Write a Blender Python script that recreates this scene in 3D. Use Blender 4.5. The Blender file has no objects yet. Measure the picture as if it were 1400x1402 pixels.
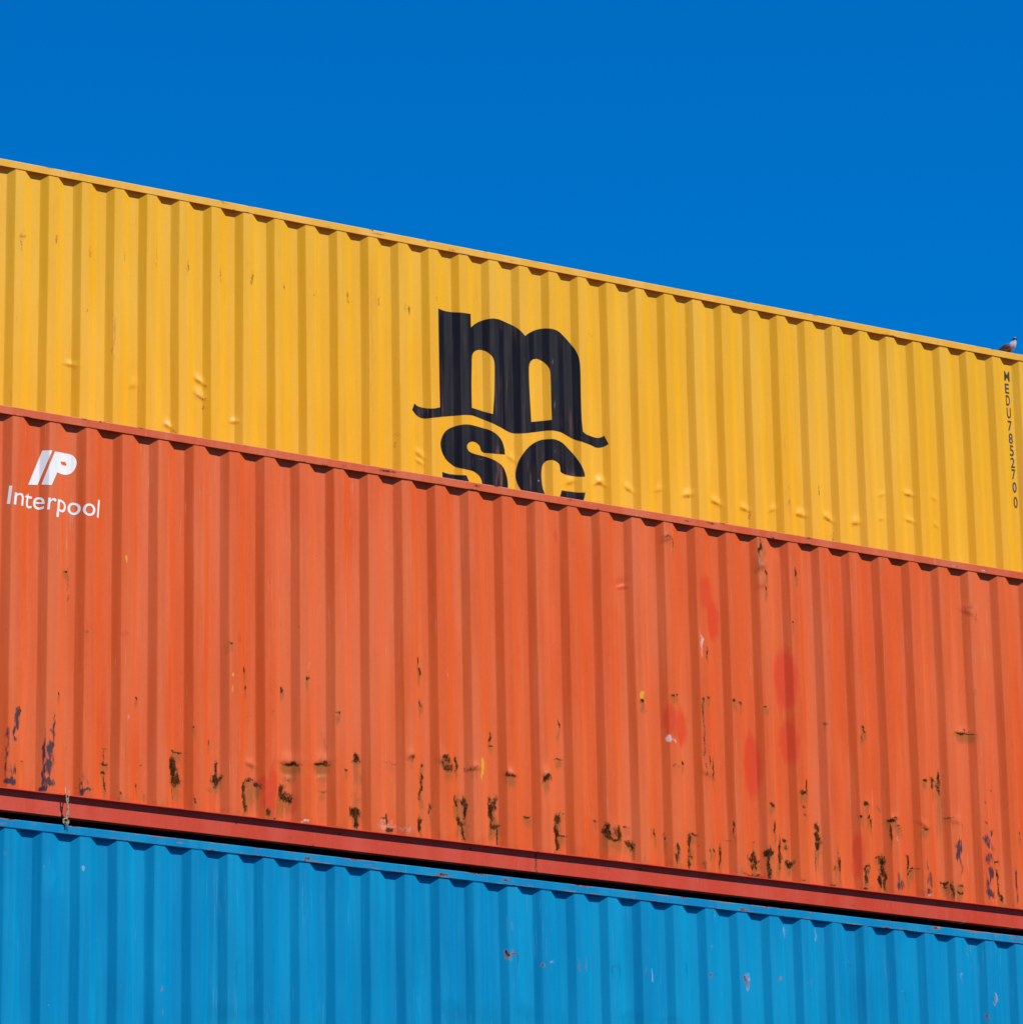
import bpy, bmesh, math, random
import numpy as np
from mathutils import Vector, Matrix

scene = bpy.context.scene
C = scene.collection

# ------------------------------------------------------------------ camera
CAM = dict(loc=(-11.48613, -27.37332, 1.29104))
RIGHT, UP, FWD = (0.862135, -0.506338, -0.01857), (-0.138881, -0.271401, 0.952393), (0.487274, 0.818513, 0.304305)
cam_d = bpy.data.cameras.new('camera')
cam_d.sensor_fit = 'HORIZONTAL'
cam_d.sensor_width = 36.0
cam_d.lens = 161.5652
cam_d.clip_start = 0.5
cam_d.clip_end = 2000.0
cam = bpy.data.objects.new('camera', cam_d)
M3 = Matrix((RIGHT, UP, tuple(-v for v in FWD))).transposed()
cam.matrix_world = Matrix.Translation(CAM['loc']) @ M3.to_4x4()
C.objects.link(cam)
scene.camera = cam

# ------------------------------------------------------------------ light
SUN_EL = math.radians(48.0)
SUN_AZ = math.radians(26.5)          # to the right of the wall's normal (-Y towards +X)
w = bpy.data.worlds.new('World')
scene.world = w
w.use_nodes = True
nt = w.node_tree
bg = nt.nodes['Background']
sky = nt.nodes.new('ShaderNodeTexSky')
sky.sky_type = 'NISHITA'
sky.sun_disc = False
sky.sun_elevation = SUN_EL
sky.sun_rotation = math.pi - SUN_AZ
sky.altitude = 0.0
sky.air_density = 1.0
sky.dust_density = 0.2
sky.ozone_density = 3.0
hsv = nt.nodes.new('ShaderNodeHueSaturation')   # a polarised, deep blue afternoon sky
hsv.inputs['Hue'].default_value = 0.511
hsv.inputs['Saturation'].default_value = 1.55
hsv.inputs['Value'].default_value = 1.0
nt.links.new(sky.outputs[0], hsv.inputs['Color'])
cap = nt.nodes.new('ShaderNodeMix')                # evenly deep blue all round: no white haze near the horizon or the sun
cap.data_type = 'RGBA'; cap.blend_type = 'DARKEN'
cap.inputs['Factor'].default_value = 1.0
cap.inputs[7].default_value = (.003, 1.22, 4.2, 1)
nt.links.new(hsv.outputs[0], cap.inputs[6])
nt.links.new(cap.outputs[2], bg.inputs['Color'])
bg.inputs['Strength'].default_value = 0.12

sun_d = bpy.data.lights.new('sun', 'SUN')
sun_d.energy = 3.75
sun_d.angle = math.radians(0.5)
sun_d.color = (1.0, 0.95, 0.88)
sun = bpy.data.objects.new('sun', sun_d)
sv = Vector((math.sin(SUN_AZ)*math.cos(SUN_EL), -math.cos(SUN_AZ)*math.cos(SUN_EL), math.sin(SUN_EL)))
sun.rotation_euler = sv.to_track_quat('Z', 'Y').to_euler()
sun.location = sv*60
C.objects.link(sun)

scene.view_settings.view_transform = 'Standard'
scene.view_settings.look = 'None'
scene.view_settings.exposure = 0.33
scene.view_settings.gamma = 1.0

# ------------------------------------------------------------------ measures
P, SLP, FLT, DEP = .278, .060, .079, .032        # corrugation pitch, slope run, flat run, depth
ZT = 11.588                                      # underside of the orange container's top rail
TIER = 2.912
LEN, WID = 12.192, 2.438
Z_PAN, Z_WEB, Z_TOP = -2.639, -2.785, .060       # relative to the underside of the top rail
RECESS = .033
Y_BACK = 2.4611                                     # front of the rear row
X0 = .19

# ------------------------------------------------------------------ mesh helpers
def link(name, me, mat=None, parent=None, smooth=False):
    o = bpy.data.objects.new(name, me)
    C.objects.link(o)
    if mat: me.materials.append(mat)
    if smooth is not None:
        me.polygons.foreach_set('use_smooth', np.full(len(me.polygons), bool(smooth)))
    if parent: o.parent = parent
    return o

def mesh_np(name, V, Q):
    """numpy vertices (n,3) and quads (m,4) -> mesh"""
    me = bpy.data.meshes.new(name)
    V = np.asarray(V, np.float32); Q = np.asarray(Q, np.int32)
    me.vertices.add(len(V)); me.vertices.foreach_set('co', V.ravel())
    me.loops.add(Q.size); me.loops.foreach_set('vertex_index', Q.ravel())
    me.polygons.add(len(Q))
    me.polygons.foreach_set('loop_start', np.arange(0, Q.size, 4, dtype=np.int32))
    try: me.polygons.foreach_set('loop_total', np.full(len(Q), 4, np.int32))
    except Exception: pass
    me.update(calc_edges=True); me.validate()
    return me

def grid_quads(nr, nc, flip=False):
    i = np.arange(nr*nc).reshape(nr, nc)
    a, b, c, d = i[:-1, :-1], i[:-1, 1:], i[1:, 1:], i[1:, :-1]
    q = np.stack([a, b, c, d] if not flip else [a, d, c, b], -1)
    return q.reshape(-1, 4)

def bm_box(bm, x0, x1, y0, y1, z0, z1, bev=0.0):
    r = bmesh.ops.create_cube(bm, size=1.0)
    vs = r['verts']
    for v in vs:
        v.co = Vector((x0 if v.co.x < 0 else x1, y0 if v.co.y < 0 else y1, z0 if v.co.z < 0 else z1))
    if bev:
        es = list({e for v in vs for e in v.link_edges})
        bmesh.ops.bevel(bm, geom=es, offset=bev, segments=2, affect='EDGES')

def bm_mesh(bm, name):
    me = bpy.data.meshes.new(name)
    bmesh.ops.recalc_face_normals(bm, faces=bm.faces[:])
    bm.to_mesh(me); bm.free()
    return me

def bm_tube(bm, pts, rad, n=6):
    pts = [Vector(p) for p in pts]
    rings = []
    for i, p in enumerate(pts):
        t = (pts[min(i+1, len(pts)-1)] - pts[max(i-1, 0)]).normalized()
        a = t.orthogonal().normalized(); b = t.cross(a)
        r = rad[i] if isinstance(rad, (list, tuple)) else rad
        rings.append([bm.verts.new(p + (a*math.cos(2*math.pi*k/n) + b*math.sin(2*math.pi*k/n))*r) for k in range(n)])
    for i in range(len(rings)-1):
        for k in range(n):
            bm.faces.new((rings[i][k], rings[i][(k+1) % n], rings[i+1][(k+1) % n], rings[i+1][k]))
    bm.faces.new(rings[0][::-1]); bm.faces.new(rings[-1])

def tag(o, label=None, cat=None, group=None, kind=None):
    if label: o['label'] = label
    if cat: o['category'] = cat
    if group: o['group'] = group
    if kind: o['kind'] = kind
    return o

# ------------------------------------------------------------------ materials
class NT:
    def __init__(s, name):
        s.m = bpy.data.materials.new(name); s.m.use_nodes = True
        s.t = s.m.node_tree; s.b = s.t.nodes['Principled BSDF']
        s.tc = s.t.nodes.new('ShaderNodeTexCoord')
    def n(s, kind, **kw):
        x = s.t.nodes.new(kind)
        for k, v in kw.items(): setattr(x, k, v)
        return x
    def put(s, sock, v):
        if isinstance(v, bpy.types.NodeSocket): s.t.links.new(v, sock)
        elif isinstance(v, (tuple, list)) and len(v) == 3 and sock.type == 'RGBA': sock.default_value = (*v, 1)
        else: sock.default_value = v
    def noise(s, scale, detail=3.0, vec=(1, 1, 1), rough=.55, off=(0, 0, 0)):
        mp = s.n('ShaderNodeMapping'); s.t.links.new(s.tc.outputs['Object'], mp.inputs['Vector'])
        mp.inputs['Scale'].default_value = vec; mp.inputs['Location'].default_value = off
        x = s.n('ShaderNodeTexNoise'); s.t.links.new(mp.outputs[0], x.inputs['Vector'])
        x.inputs['Scale'].default_value = scale; x.inputs['Detail'].default_value = detail
        x.inputs['Roughness'].default_value = rough
        return x.outputs['Fac']
    def math(s, op, a, b=None, c=None, clamp=False):
        x = s.n('ShaderNodeMath', operation=op, use_clamp=clamp)
        s.put(x.inputs[0], a)
        if b is not None: s.put(x.inputs[1], b)
        if c is not None: s.put(x.inputs[2], c)
        return x.outputs[0]
    def ramp(s, v, lo, hi, a=0.0, b=1.0):
        x = s.n('ShaderNodeMapRange', interpolation_type='SMOOTHSTEP', clamp=True)
        s.put(x.inputs['Value'], v)
        for k, q in (('From Min', lo), ('From Max', hi), ('To Min', a), ('To Max', b)): s.put(x.inputs[k], q)
        return x.outputs['Result']
    def mix(s, f, a, b):
        x = s.n('ShaderNodeMix', data_type='RGBA')
        s.put(x.inputs['Factor'], f); s.put(x.inputs['A'] if False else x.inputs[6], a); s.put(x.inputs[7], b)
        return x.outputs[2]
    def attr(s, name):
        a = s.n('ShaderNodeAttribute', attribute_name=name)
        sp = s.n('ShaderNodeSeparateColor'); s.t.links.new(a.outputs['Color'], sp.inputs[0])
        return sp.outputs[0], sp.outputs[1], sp.outputs[2], a.outputs['Alpha']

def paint(name, base, fade, deep, patch, chip=(.72, .60, .52), rk=1.0, rough=.45, spec=.5, seed=0, streak_amt=.5, marks=True, specks=.0, stain_col=(.36, .10, .013)):
    """weathered enamel on corten steel: chalky vertical streaks, touch-up patches, scrapes and rust from mesh attributes"""
    s = NT(name); o = (seed*3.1, seed*1.7, seed*2.3)
    streak = s.noise(26, 4, (1, 1, .035), .6, o)
    streak2 = s.noise(75, 3, (1, 1, .05), .6, o)
    cloud = s.noise(.9, 3, (1, 1, .7), .5, o)
    fine = s.noise(55, 4, (1, 1, .6), .65, o)
    brk = s.noise(95, 5, (1, 1, .75), .7, o)
    grain = s.noise(420, 2, (1, 1, 1), .5, o)
    c = s.mix(s.ramp(cloud, .32, .68), base, deep)
    c = s.mix(s.math('MULTIPLY', s.ramp(streak, .42, .72), streak_amt), c, fade)
    c = s.mix(s.math('MULTIPLY', s.ramp(streak2, .5, .75), streak_amt*.6), c, deep)
    c = s.mix(s.math('MULTIPLY', s.ramp(fine, .5, .8), .18), c, fade)
    bay = s.noise(3.1, 2, (1, 1, .10), .6, (o[0]+4, 0, 0)); scr = s.noise(120, 3, (1, 1, .025), .6, (o[0]+8, 0, 0)); sca = s.noise(2.6, 3, (1, 1, .5), .6, (o[0]+2, 0, 5))
    c = s.mix(s.math('MULTIPLY', s.ramp(bay, .42, .66), .55), c, deep)
    c = s.mix(s.math('MULTIPLY', s.ramp(bay, .54, .36), .55), c, fade)
    c = s.mix(s.math('MULTIPLY', s.math('MULTIPLY', s.ramp(scr, .60, .74), s.ramp(sca, .48, .64)), .22), c, chip)
    c = s.mix(s.math('MULTIPLY', s.math('MULTIPLY', s.ramp(scr, .38, .28), s.ramp(sca, .56, .40)), .30), c, tuple(.45*v for v in base))
    rough_v = s.ramp(fine, .3, .7, rough-.05, rough+.07)
    if marks:
        r, g, b, p = s.attr('marks_a')
        wl, yl, dk, lt = s.attr('marks_b')
        c = s.mix(s.math('MULTIPLY', s.ramp(lt, .05, .95), .7), c, fade)
        c = s.mix(s.math('MULTIPLY', s.ramp(dk, .05, .95), .5), c, tuple(.45*v for v in base))
        pj = s.math('ADD', p, s.math('MULTIPLY', s.math('SUBTRACT', s.noise(30, 4, (1, 1, .25), .65, o), .5), .75))
        c = s.mix(s.math('MULTIPLY', s.ramp(s.math('MULTIPLY', pj, s.ramp(p, .0, .25)), .08, .95), .85), c, patch)
        sj = s.math('ADD', s.math('MULTIPLY', g, 1.15), s.math('MULTIPLY', s.math('SUBTRACT', streak2, .5), 1.1))
        c = s.mix(s.math('MULTIPLY', s.ramp(sj, .25, .95), .8), c, stain_col)
        nj = s.math('ADD', s.math('MULTIPLY', b, 1.1), s.math('MULTIPLY', s.math('SUBTRACT', s.noise(60, 5, (1, 1, .16), .7, o), .5), 2.4))
        c = s.mix(s.math('MULTIPLY', s.ramp(nj, .38, .95), .93), c, (.026, .020, .032))
        wj = s.math('ADD', wl, s.math('MULTIPLY', s.math('SUBTRACT', brk, .5), 1.0))
        c = s.mix(s.math('MULTIPLY', s.ramp(wj, .38, .95), .75), c, chip)
        c = s.mix(s.ramp(yl, .35, .7), c, (.75, .34, .01))
        brk2 = s.noise(46, 4, (1, 1, .28), .6, (o[0]+3, 0, o[2]))
        rj = s.math('ADD', s.math('MULTIPLY', r, 1.0*rk), s.math('MULTIPLY', s.math('SUBTRACT', brk, .5), 2.0))
        rj = s.math('ADD', rj, s.math('MULTIPLY', s.math('SUBTRACT', brk2, .5), 1.1))
        rj = s.math('MULTIPLY', rj, s.ramp(r, .02, .2))
        halo = s.ramp(rj, .15, .62)
        rust = s.math('MULTIPLY', s.ramp(rj, .42, .95), .97)
        c = s.mix(s.math('MULTIPLY', halo, .6), c, (.30, .075, .010))
        rc = s.mix(s.ramp(brk2, .40, .66), (.014, .006, .003), (.105, .032, .009))
        c = s.mix(rust, c, rc)
        rough_v = s.math('ADD', rough_v, s.math('MULTIPLY', rust, .35), clamp=True)
    if specks:
        sp = s.noise(70, 2, (1, 1, .30), .5, (o[0]+5, o[1], o[2]))
        area = s.noise(2.2, 2, (1, 1, 1), .5, (o[0]+9, 0, 0))
        k = s.math('MULTIPLY', s.ramp(sp, .735, .775), s.ramp(area, .45, .6))
        c = s.mix(s.math('MULTIPLY', k, specks), c, (.06, .025, .012))
    s.put(s.b.inputs['Base Color'], c)
    s.put(s.b.inputs['Roughness'], rough_v)
    s.put(s.b.inputs['Specular IOR Level'], s.math('MULTIPLY', s.math('SUBTRACT', 1.0, rust), spec) if marks else spec)
    bp = s.n('ShaderNodeBump'); bp.inputs['Strength'].default_value = .10; bp.inputs['Distance'].default_value = .004
    hh = s.math('ADD', s.math('MULTIPLY', grain, .25), s.math('ADD', fine, s.math('MULTIPLY', streak2, .6)))
    if marks: hh = s.math('SUBTRACT', hh, s.math('MULTIPLY', rust, 2.0))
    s.t.links.new(hh, bp.inputs['Height']); s.t.links.new(bp.outputs[0], s.b.inputs['Normal'])
    return s.m

def simple(name, col, rough=.6, metal=0.0, var=.25, scale=20, spec=.5):
    s = NT(name)
    f = s.noise(scale, 4)
    s.put(s.b.inputs['Base Color'], s.mix(s.ramp(f, .3, .7), col, tuple(v*(1-var) for v in col)))
    s.b.inputs['Roughness'].default_value = rough
    s.b.inputs['Metallic'].default_value = metal
    s.b.inputs['Specular IOR Level'].default_value = spec
    return s.m

def decal(name, col, worn, rough=.42, amt=.35, seed=0, spec=.5, marks=False):
    s = NT(name); o = (seed, seed*2, seed*3)
    st = s.noise(30, 4, (1, 1, .05), .6, o); ar = s.noise(1.6, 2, (1, 1, .6), .5, o)
    f = s.math('MULTIPLY', s.ramp(st, .52, .66), s.ramp(ar, .45, .60))
    c = s.mix(s.math('MULTIPLY', f, amt), col, worn)
    ch = s.noise(70, 4, (1, 1, .4), .7, o)
    c = s.mix(s.math('MULTIPLY', s.ramp(ch, .72, .78), amt), c, worn)
    if marks:
        r, g, b, p = s.attr('marks_a'); fn = s.noise(60, 4, (1, 1, .12), .65, o)
        k = s.math('MULTIPLY', s.ramp(s.math('ADD', r, s.math('SUBTRACT', fn, .5)), .2, .8), .8); c = s.mix(k, c, worn)
        k = s.math('MULTIPLY', s.ramp(s.math('ADD', g, s.math('SUBTRACT', fn, .5)), .3, .9), .5); c = s.mix(k, c, (.35, .33, .32))
    s.put(s.b.inputs['Base Color'], c)
    s.put(s.b.inputs['Roughness'], s.ramp(st, .3, .7, rough-.06, rough+.1))
    s.b.inputs['Specular IOR Level'].default_value = spec
    return s.m

YEL = paint('yellow_paint', (.785, .412, .004), (.800, .446, .030), (.760, .385, .002), (.6, .2, .05), seed=1, specks=.0, stain_col=(.56, .20, .060), spec=.24, chip=(.86, .56, .24), rk=.62, streak_amt=.7)
YRL = paint('yellow_rail_paint', (.795, .420, .020), (.81, .47, .075), (.76, .39, .010), (.6, .2, .05), seed=2, spec=.26)
ORA = paint('orange_paint', (.740, .114, .014), (.755, .150, .042), (.715, .090, .007), (.700, .050, .006), seed=3, specks=.5, spec=.24, streak_amt=.7)
ORL = paint('orange_rail_paint', (.680, .115, .028), (.690, .15, .06), (.64, .085, .015), (.5, .04, .015), seed=4, spec=.26)
RED = paint('red_sill_paint', (.620, .060, .023), (.63, .085, .045), (.58, .046, .012), (.4, .03, .015), seed=5, streak_amt=.25, spec=.26)
BLU = paint('blue_paint', (.0004, .258, .480), (.003, .290, .505), (.0002, .212, .420), (.0, .12, .35), seed=6, specks=.6, stain_col=(.33, .16, .10), spec=.06, rough=.6, chip=(.30, .42, .56), streak_amt=.9)
BRL = paint('blue_rail_paint', (.0008, .250, .470), (.012, .28, .47), (.0003, .215, .44), (.0, .12, .35), seed=7, spec=.06, rough=.6)
GRY = paint('grey_paint', (.20, .21, .22), (.26, .26, .26), (.16, .17, .18), (.1, .1, .1), seed=8, marks=False)
BLACK = decal('black_marking_paint', (.0065, .006, .008), (.17, .075, .045), amt=.6, seed=3, rough=.43, spec=.19, marks=True)
WHITE = decal('white_marking_paint', (.88, .845, .765), (.62, .50, .46), amt=.35, seed=5)
NUMB = decal('black_number_paint', (.030, .022, .014), (.30, .16, .03), amt=.7, seed=9, rough=.5)
STEEL = simple('galvanised_steel', (.35, .36, .37), .45, .8)
UNDER = simple('underside_timber', (.05, .035, .025), .9)
RUBBER = simple('door_gasket', (.02, .02, .02), .8)

# ------------------------------------------------------------------ weathering marks, plus painted light and shade at the yellow dents, on the visible sides, in metres on the wall
# (kind, x, z, half width, half height, strength); r rust, also shade painted below the yellow dents, s stain, n scuff, p touch-up, w pale, also highlights painted on the yellow dents, y yellow, d dark, l light, D dent
MARKS = {}
MARKS['yellow'] = [
('r',2.017,13.976,0.011,0.047,0.95),('r',2.006,13.879,0.006,0.03,0.6),('r',2.297,13.973,0.011,0.042,0.95),('r',2.284,14.018,0.018,0.008,0.6),('r',2.574,13.944,0.009,0.072,0.6),
('r',2.86,13.961,0.009,0.06,0.45),('r',3.134,13.96,0.008,0.072,0.5),('r',3.41,13.955,0.009,0.066,0.75),('r',3.689,13.949,0.009,0.061,0.7),('r',3.97,13.957,0.01,0.037,0.95),
('r',4.246,13.937,0.01,0.031,0.8),('r',4.534,13.946,0.009,0.037,0.6),('r',4.517,13.916,0.026,0.007,0.5),('r',4.807,13.943,0.01,0.043,0.8),('r',5.092,13.956,0.011,0.049,0.7),
('r',5.38,13.946,0.013,0.043,0.85),('r',5.361,13.945,0.033,0.01,0.6),('r',5.339,13.959,0.008,0.037,0.5),('s',2.778,13.224,0.009,0.236,0.8),('s',2.771,13.401,0.007,0.142,0.5),
('w',2.528,13.626,0.025,0.214,0.4),('s',2.527,13.686,0.018,0.083,0.35),('s',2.548,13.452,0.009,0.018,0.8),('r',2.548,13.452,0.006,0.018,0.5),('w',1.968,13.588,0.018,0.118,0.45),
('s',2.535,13.509,0.007,0.355,0.3),('w',2.439,12.989,0.049,0.012,0.5),('r',2.444,12.971,0.018,0.008,0.6),('w',2.956,12.926,0.037,0.041,0.35),('w',3.516,13.059,0.031,0.018,0.7),
('r',3.567,13.01,0.025,0.01,0.6),('w',3.51,12.933,0.031,0.024,0.8),('r',3.568,12.909,0.025,0.01,0.7),('r',3.553,12.837,0.008,0.024,0.6),('w',3.243,12.653,0.025,0.024,1.4),
('r',3.293,12.598,0.031,0.012,0.5),('w',3.812,12.772,0.025,0.012,1.3),('r',3.845,12.762,0.019,0.008,0.5),('r',3.457,12.851,0.006,0.03,0.4),('s',1.931,12.648,0.012,0.058,0.5),
('s',5.043,13.54,0.008,0.613,0.5),('w',5.055,13.42,0.013,0.734,0.3),('s',5.068,14.005,0.013,0.185,0.5),('s',5.0,13.84,0.009,0.246,0.4),('d',5.024,13.537,0.007,0.797,0.5),
('s',5.599,13.942,0.054,0.037,0.35),('s',5.857,14.091,0.027,0.025,0.35),('s',6.177,14.165,0.027,0.031,0.35),('s',6.697,14.128,0.028,0.089,0.3),('s',6.728,14.292,0.014,0.063,0.4),
('r',5.621,14.076,0.007,0.031,0.5),('r',7.059,14.019,0.021,0.013,0.6),('s',6.933,14.044,0.014,0.063,0.3),('r',5.258,12.877,0.04,0.008,0.6),('r',5.231,12.774,0.01,0.03,0.6),
('r',5.502,12.647,0.007,0.024,0.6),('r',5.235,12.635,0.013,0.018,0.5),('s',8.909,14.071,0.022,0.117,0.4),('s',8.918,13.763,0.022,0.194,0.3),('s',8.914,13.346,0.022,0.103,0.45),
('s',8.943,12.842,0.026,0.217,0.55),('n',8.945,12.905,0.011,0.192,0.35),('r',9.249,13.002,0.008,0.058,0.8),('s',8.926,14.443,0.015,0.393,0.2),('s',8.826,14.177,0.015,0.13,0.3),
('r',9.39,12.629,0.009,0.026,0.7),('r',9.402,12.661,0.015,0.01,0.5),('s',10.008,13.839,0.017,0.394,0.35),('s',10.024,13.582,0.015,0.157,0.35),('s',10.049,13.197,0.015,0.325,0.25),
('s',9.08,12.998,0.015,0.128,0.3),('r',8.559,12.686,0.014,0.013,0.9),('r',8.565,12.711,0.01,0.019,0.6),('s',7.837,12.867,0.014,0.126,0.35),('s',8.703,12.871,0.014,0.089,0.3),
('r',10.407,13.116,0.011,0.013,0.6),('w',7.469,13.757,0.028,0.381,0.18),('s',7.467,13.442,0.014,0.379,0.25),('s',7.497,13.821,0.011,0.318,0.25),('s',4.448,14.297,0.013,0.246,0.2),
('w',3.87,13.71,0.019,0.363,0.18),('w',4.708,13.67,0.02,0.367,0.18),('s',3.358,14.102,0.013,0.302,0.16),('s',5.9,13.868,0.014,0.374,0.14),('s',9.229,14.331,0.015,0.066,0.5),
('s',8.877,14.567,0.015,0.02,0.8),('s',7.416,14.453,0.021,0.019,0.4),('s',11.005,14.007,0.012,0.4,0.25),('s',10.824,14.5,0.023,0.268,0.2),('w',7.108,12.767,0.042,0.019,0.6),
('w',7.405,12.755,0.035,0.019,0.4),('w',7.686,12.785,0.028,0.019,0.5),('w',7.96,12.794,0.043,0.019,0.4),('w',8.236,12.772,0.043,0.019,0.4),('w',8.513,12.75,0.036,0.019,0.5),
('w',8.795,12.785,0.029,0.019,0.4),('w',9.07,12.781,0.044,0.019,0.3),('w',9.34,12.788,0.044,0.019,0.3),('w',9.627,12.791,0.037,0.032,0.35),('w',5.459,12.739,0.033,0.018,0.4),
('w',5.459,12.69,0.033,0.018,0.5),('w',6.297,12.842,0.034,0.012,0.35),('w',6.846,12.74,0.034,0.025,0.5),('w',7.136,12.771,0.028,0.019,0.5),('r',7.121,12.75,0.042,0.007,0.5),
('r',7.398,12.736,0.035,0.006,0.4),('r',7.96,12.769,0.043,0.008,0.6),('r',8.235,12.747,0.043,0.008,0.6),('r',8.505,12.73,0.036,0.006,0.5),('r',9.069,12.761,0.044,0.008,0.6),
('r',9.339,12.766,0.044,0.008,0.65),('r',9.626,12.772,0.037,0.006,0.5),('r',10.171,13.108,0.045,0.008,0.65),('r',10.173,12.873,0.045,0.006,0.45),('r',5.453,12.756,0.04,0.007,0.5),
('r',6.845,12.709,0.034,0.006,0.5),('D',2.428,13.0,0.043,0.018,0.7),('D',2.956,12.921,0.037,0.035,0.5),('D',3.516,13.047,0.038,0.024,1.0),('D',3.516,12.928,0.044,0.03,1.0),
('D',3.249,12.642,0.031,0.024,0.9),('D',3.819,12.761,0.032,0.018,0.8),('D',7.108,12.761,0.048,0.025,1.0),('D',7.398,12.748,0.042,0.025,0.8),('D',7.686,12.785,0.035,0.025,0.5),
('D',7.96,12.782,0.05,0.025,1.0),('D',8.235,12.759,0.05,0.025,1.0),('D',8.513,12.744,0.043,0.025,0.9),('D',8.795,12.778,0.036,0.025,0.6),('D',9.07,12.774,0.051,0.026,1.0),
('D',9.34,12.782,0.052,0.026,1.0),('D',9.626,12.785,0.044,0.032,0.9),('D',10.171,13.115,0.053,0.02,0.8),('D',10.174,12.883,0.053,0.019,0.6),('D',10.442,13.116,0.03,0.02,0.4),
('D',5.46,12.745,0.04,0.024,0.8),('D',5.459,12.684,0.033,0.018,0.6),('D',6.297,12.842,0.041,0.025,0.5),('D',6.845,12.728,0.048,0.031,0.8),('D',7.135,12.759,0.042,0.025,0.8),
('D',10.451,12.878,0.03,0.02,0.4),('D',9.9,13.068,0.045,0.019,0.4),('D',9.881,12.854,0.037,0.019,0.4),('s',5.032,13.722,0.007,0.553,0.45),('s',5.029,12.808,0.007,0.363,0.4),
('d',10.03,14.104,0.009,0.396,0.4),('s',2.235,13.546,0.007,0.354,0.3),('s',4.022,13.441,0.008,0.362,0.25),('s',7.732,13.486,0.009,0.381,0.25),('s',8.288,14.086,0.007,0.194,0.35),
('s',9.517,14.151,0.007,0.263,0.3),('s',6.294,12.401,0.014,0.061,0.2),('s',3.613,13.363,0.006,0.18,0.3),('s',4.297,13.487,0.006,0.242,0.3)
]
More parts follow.
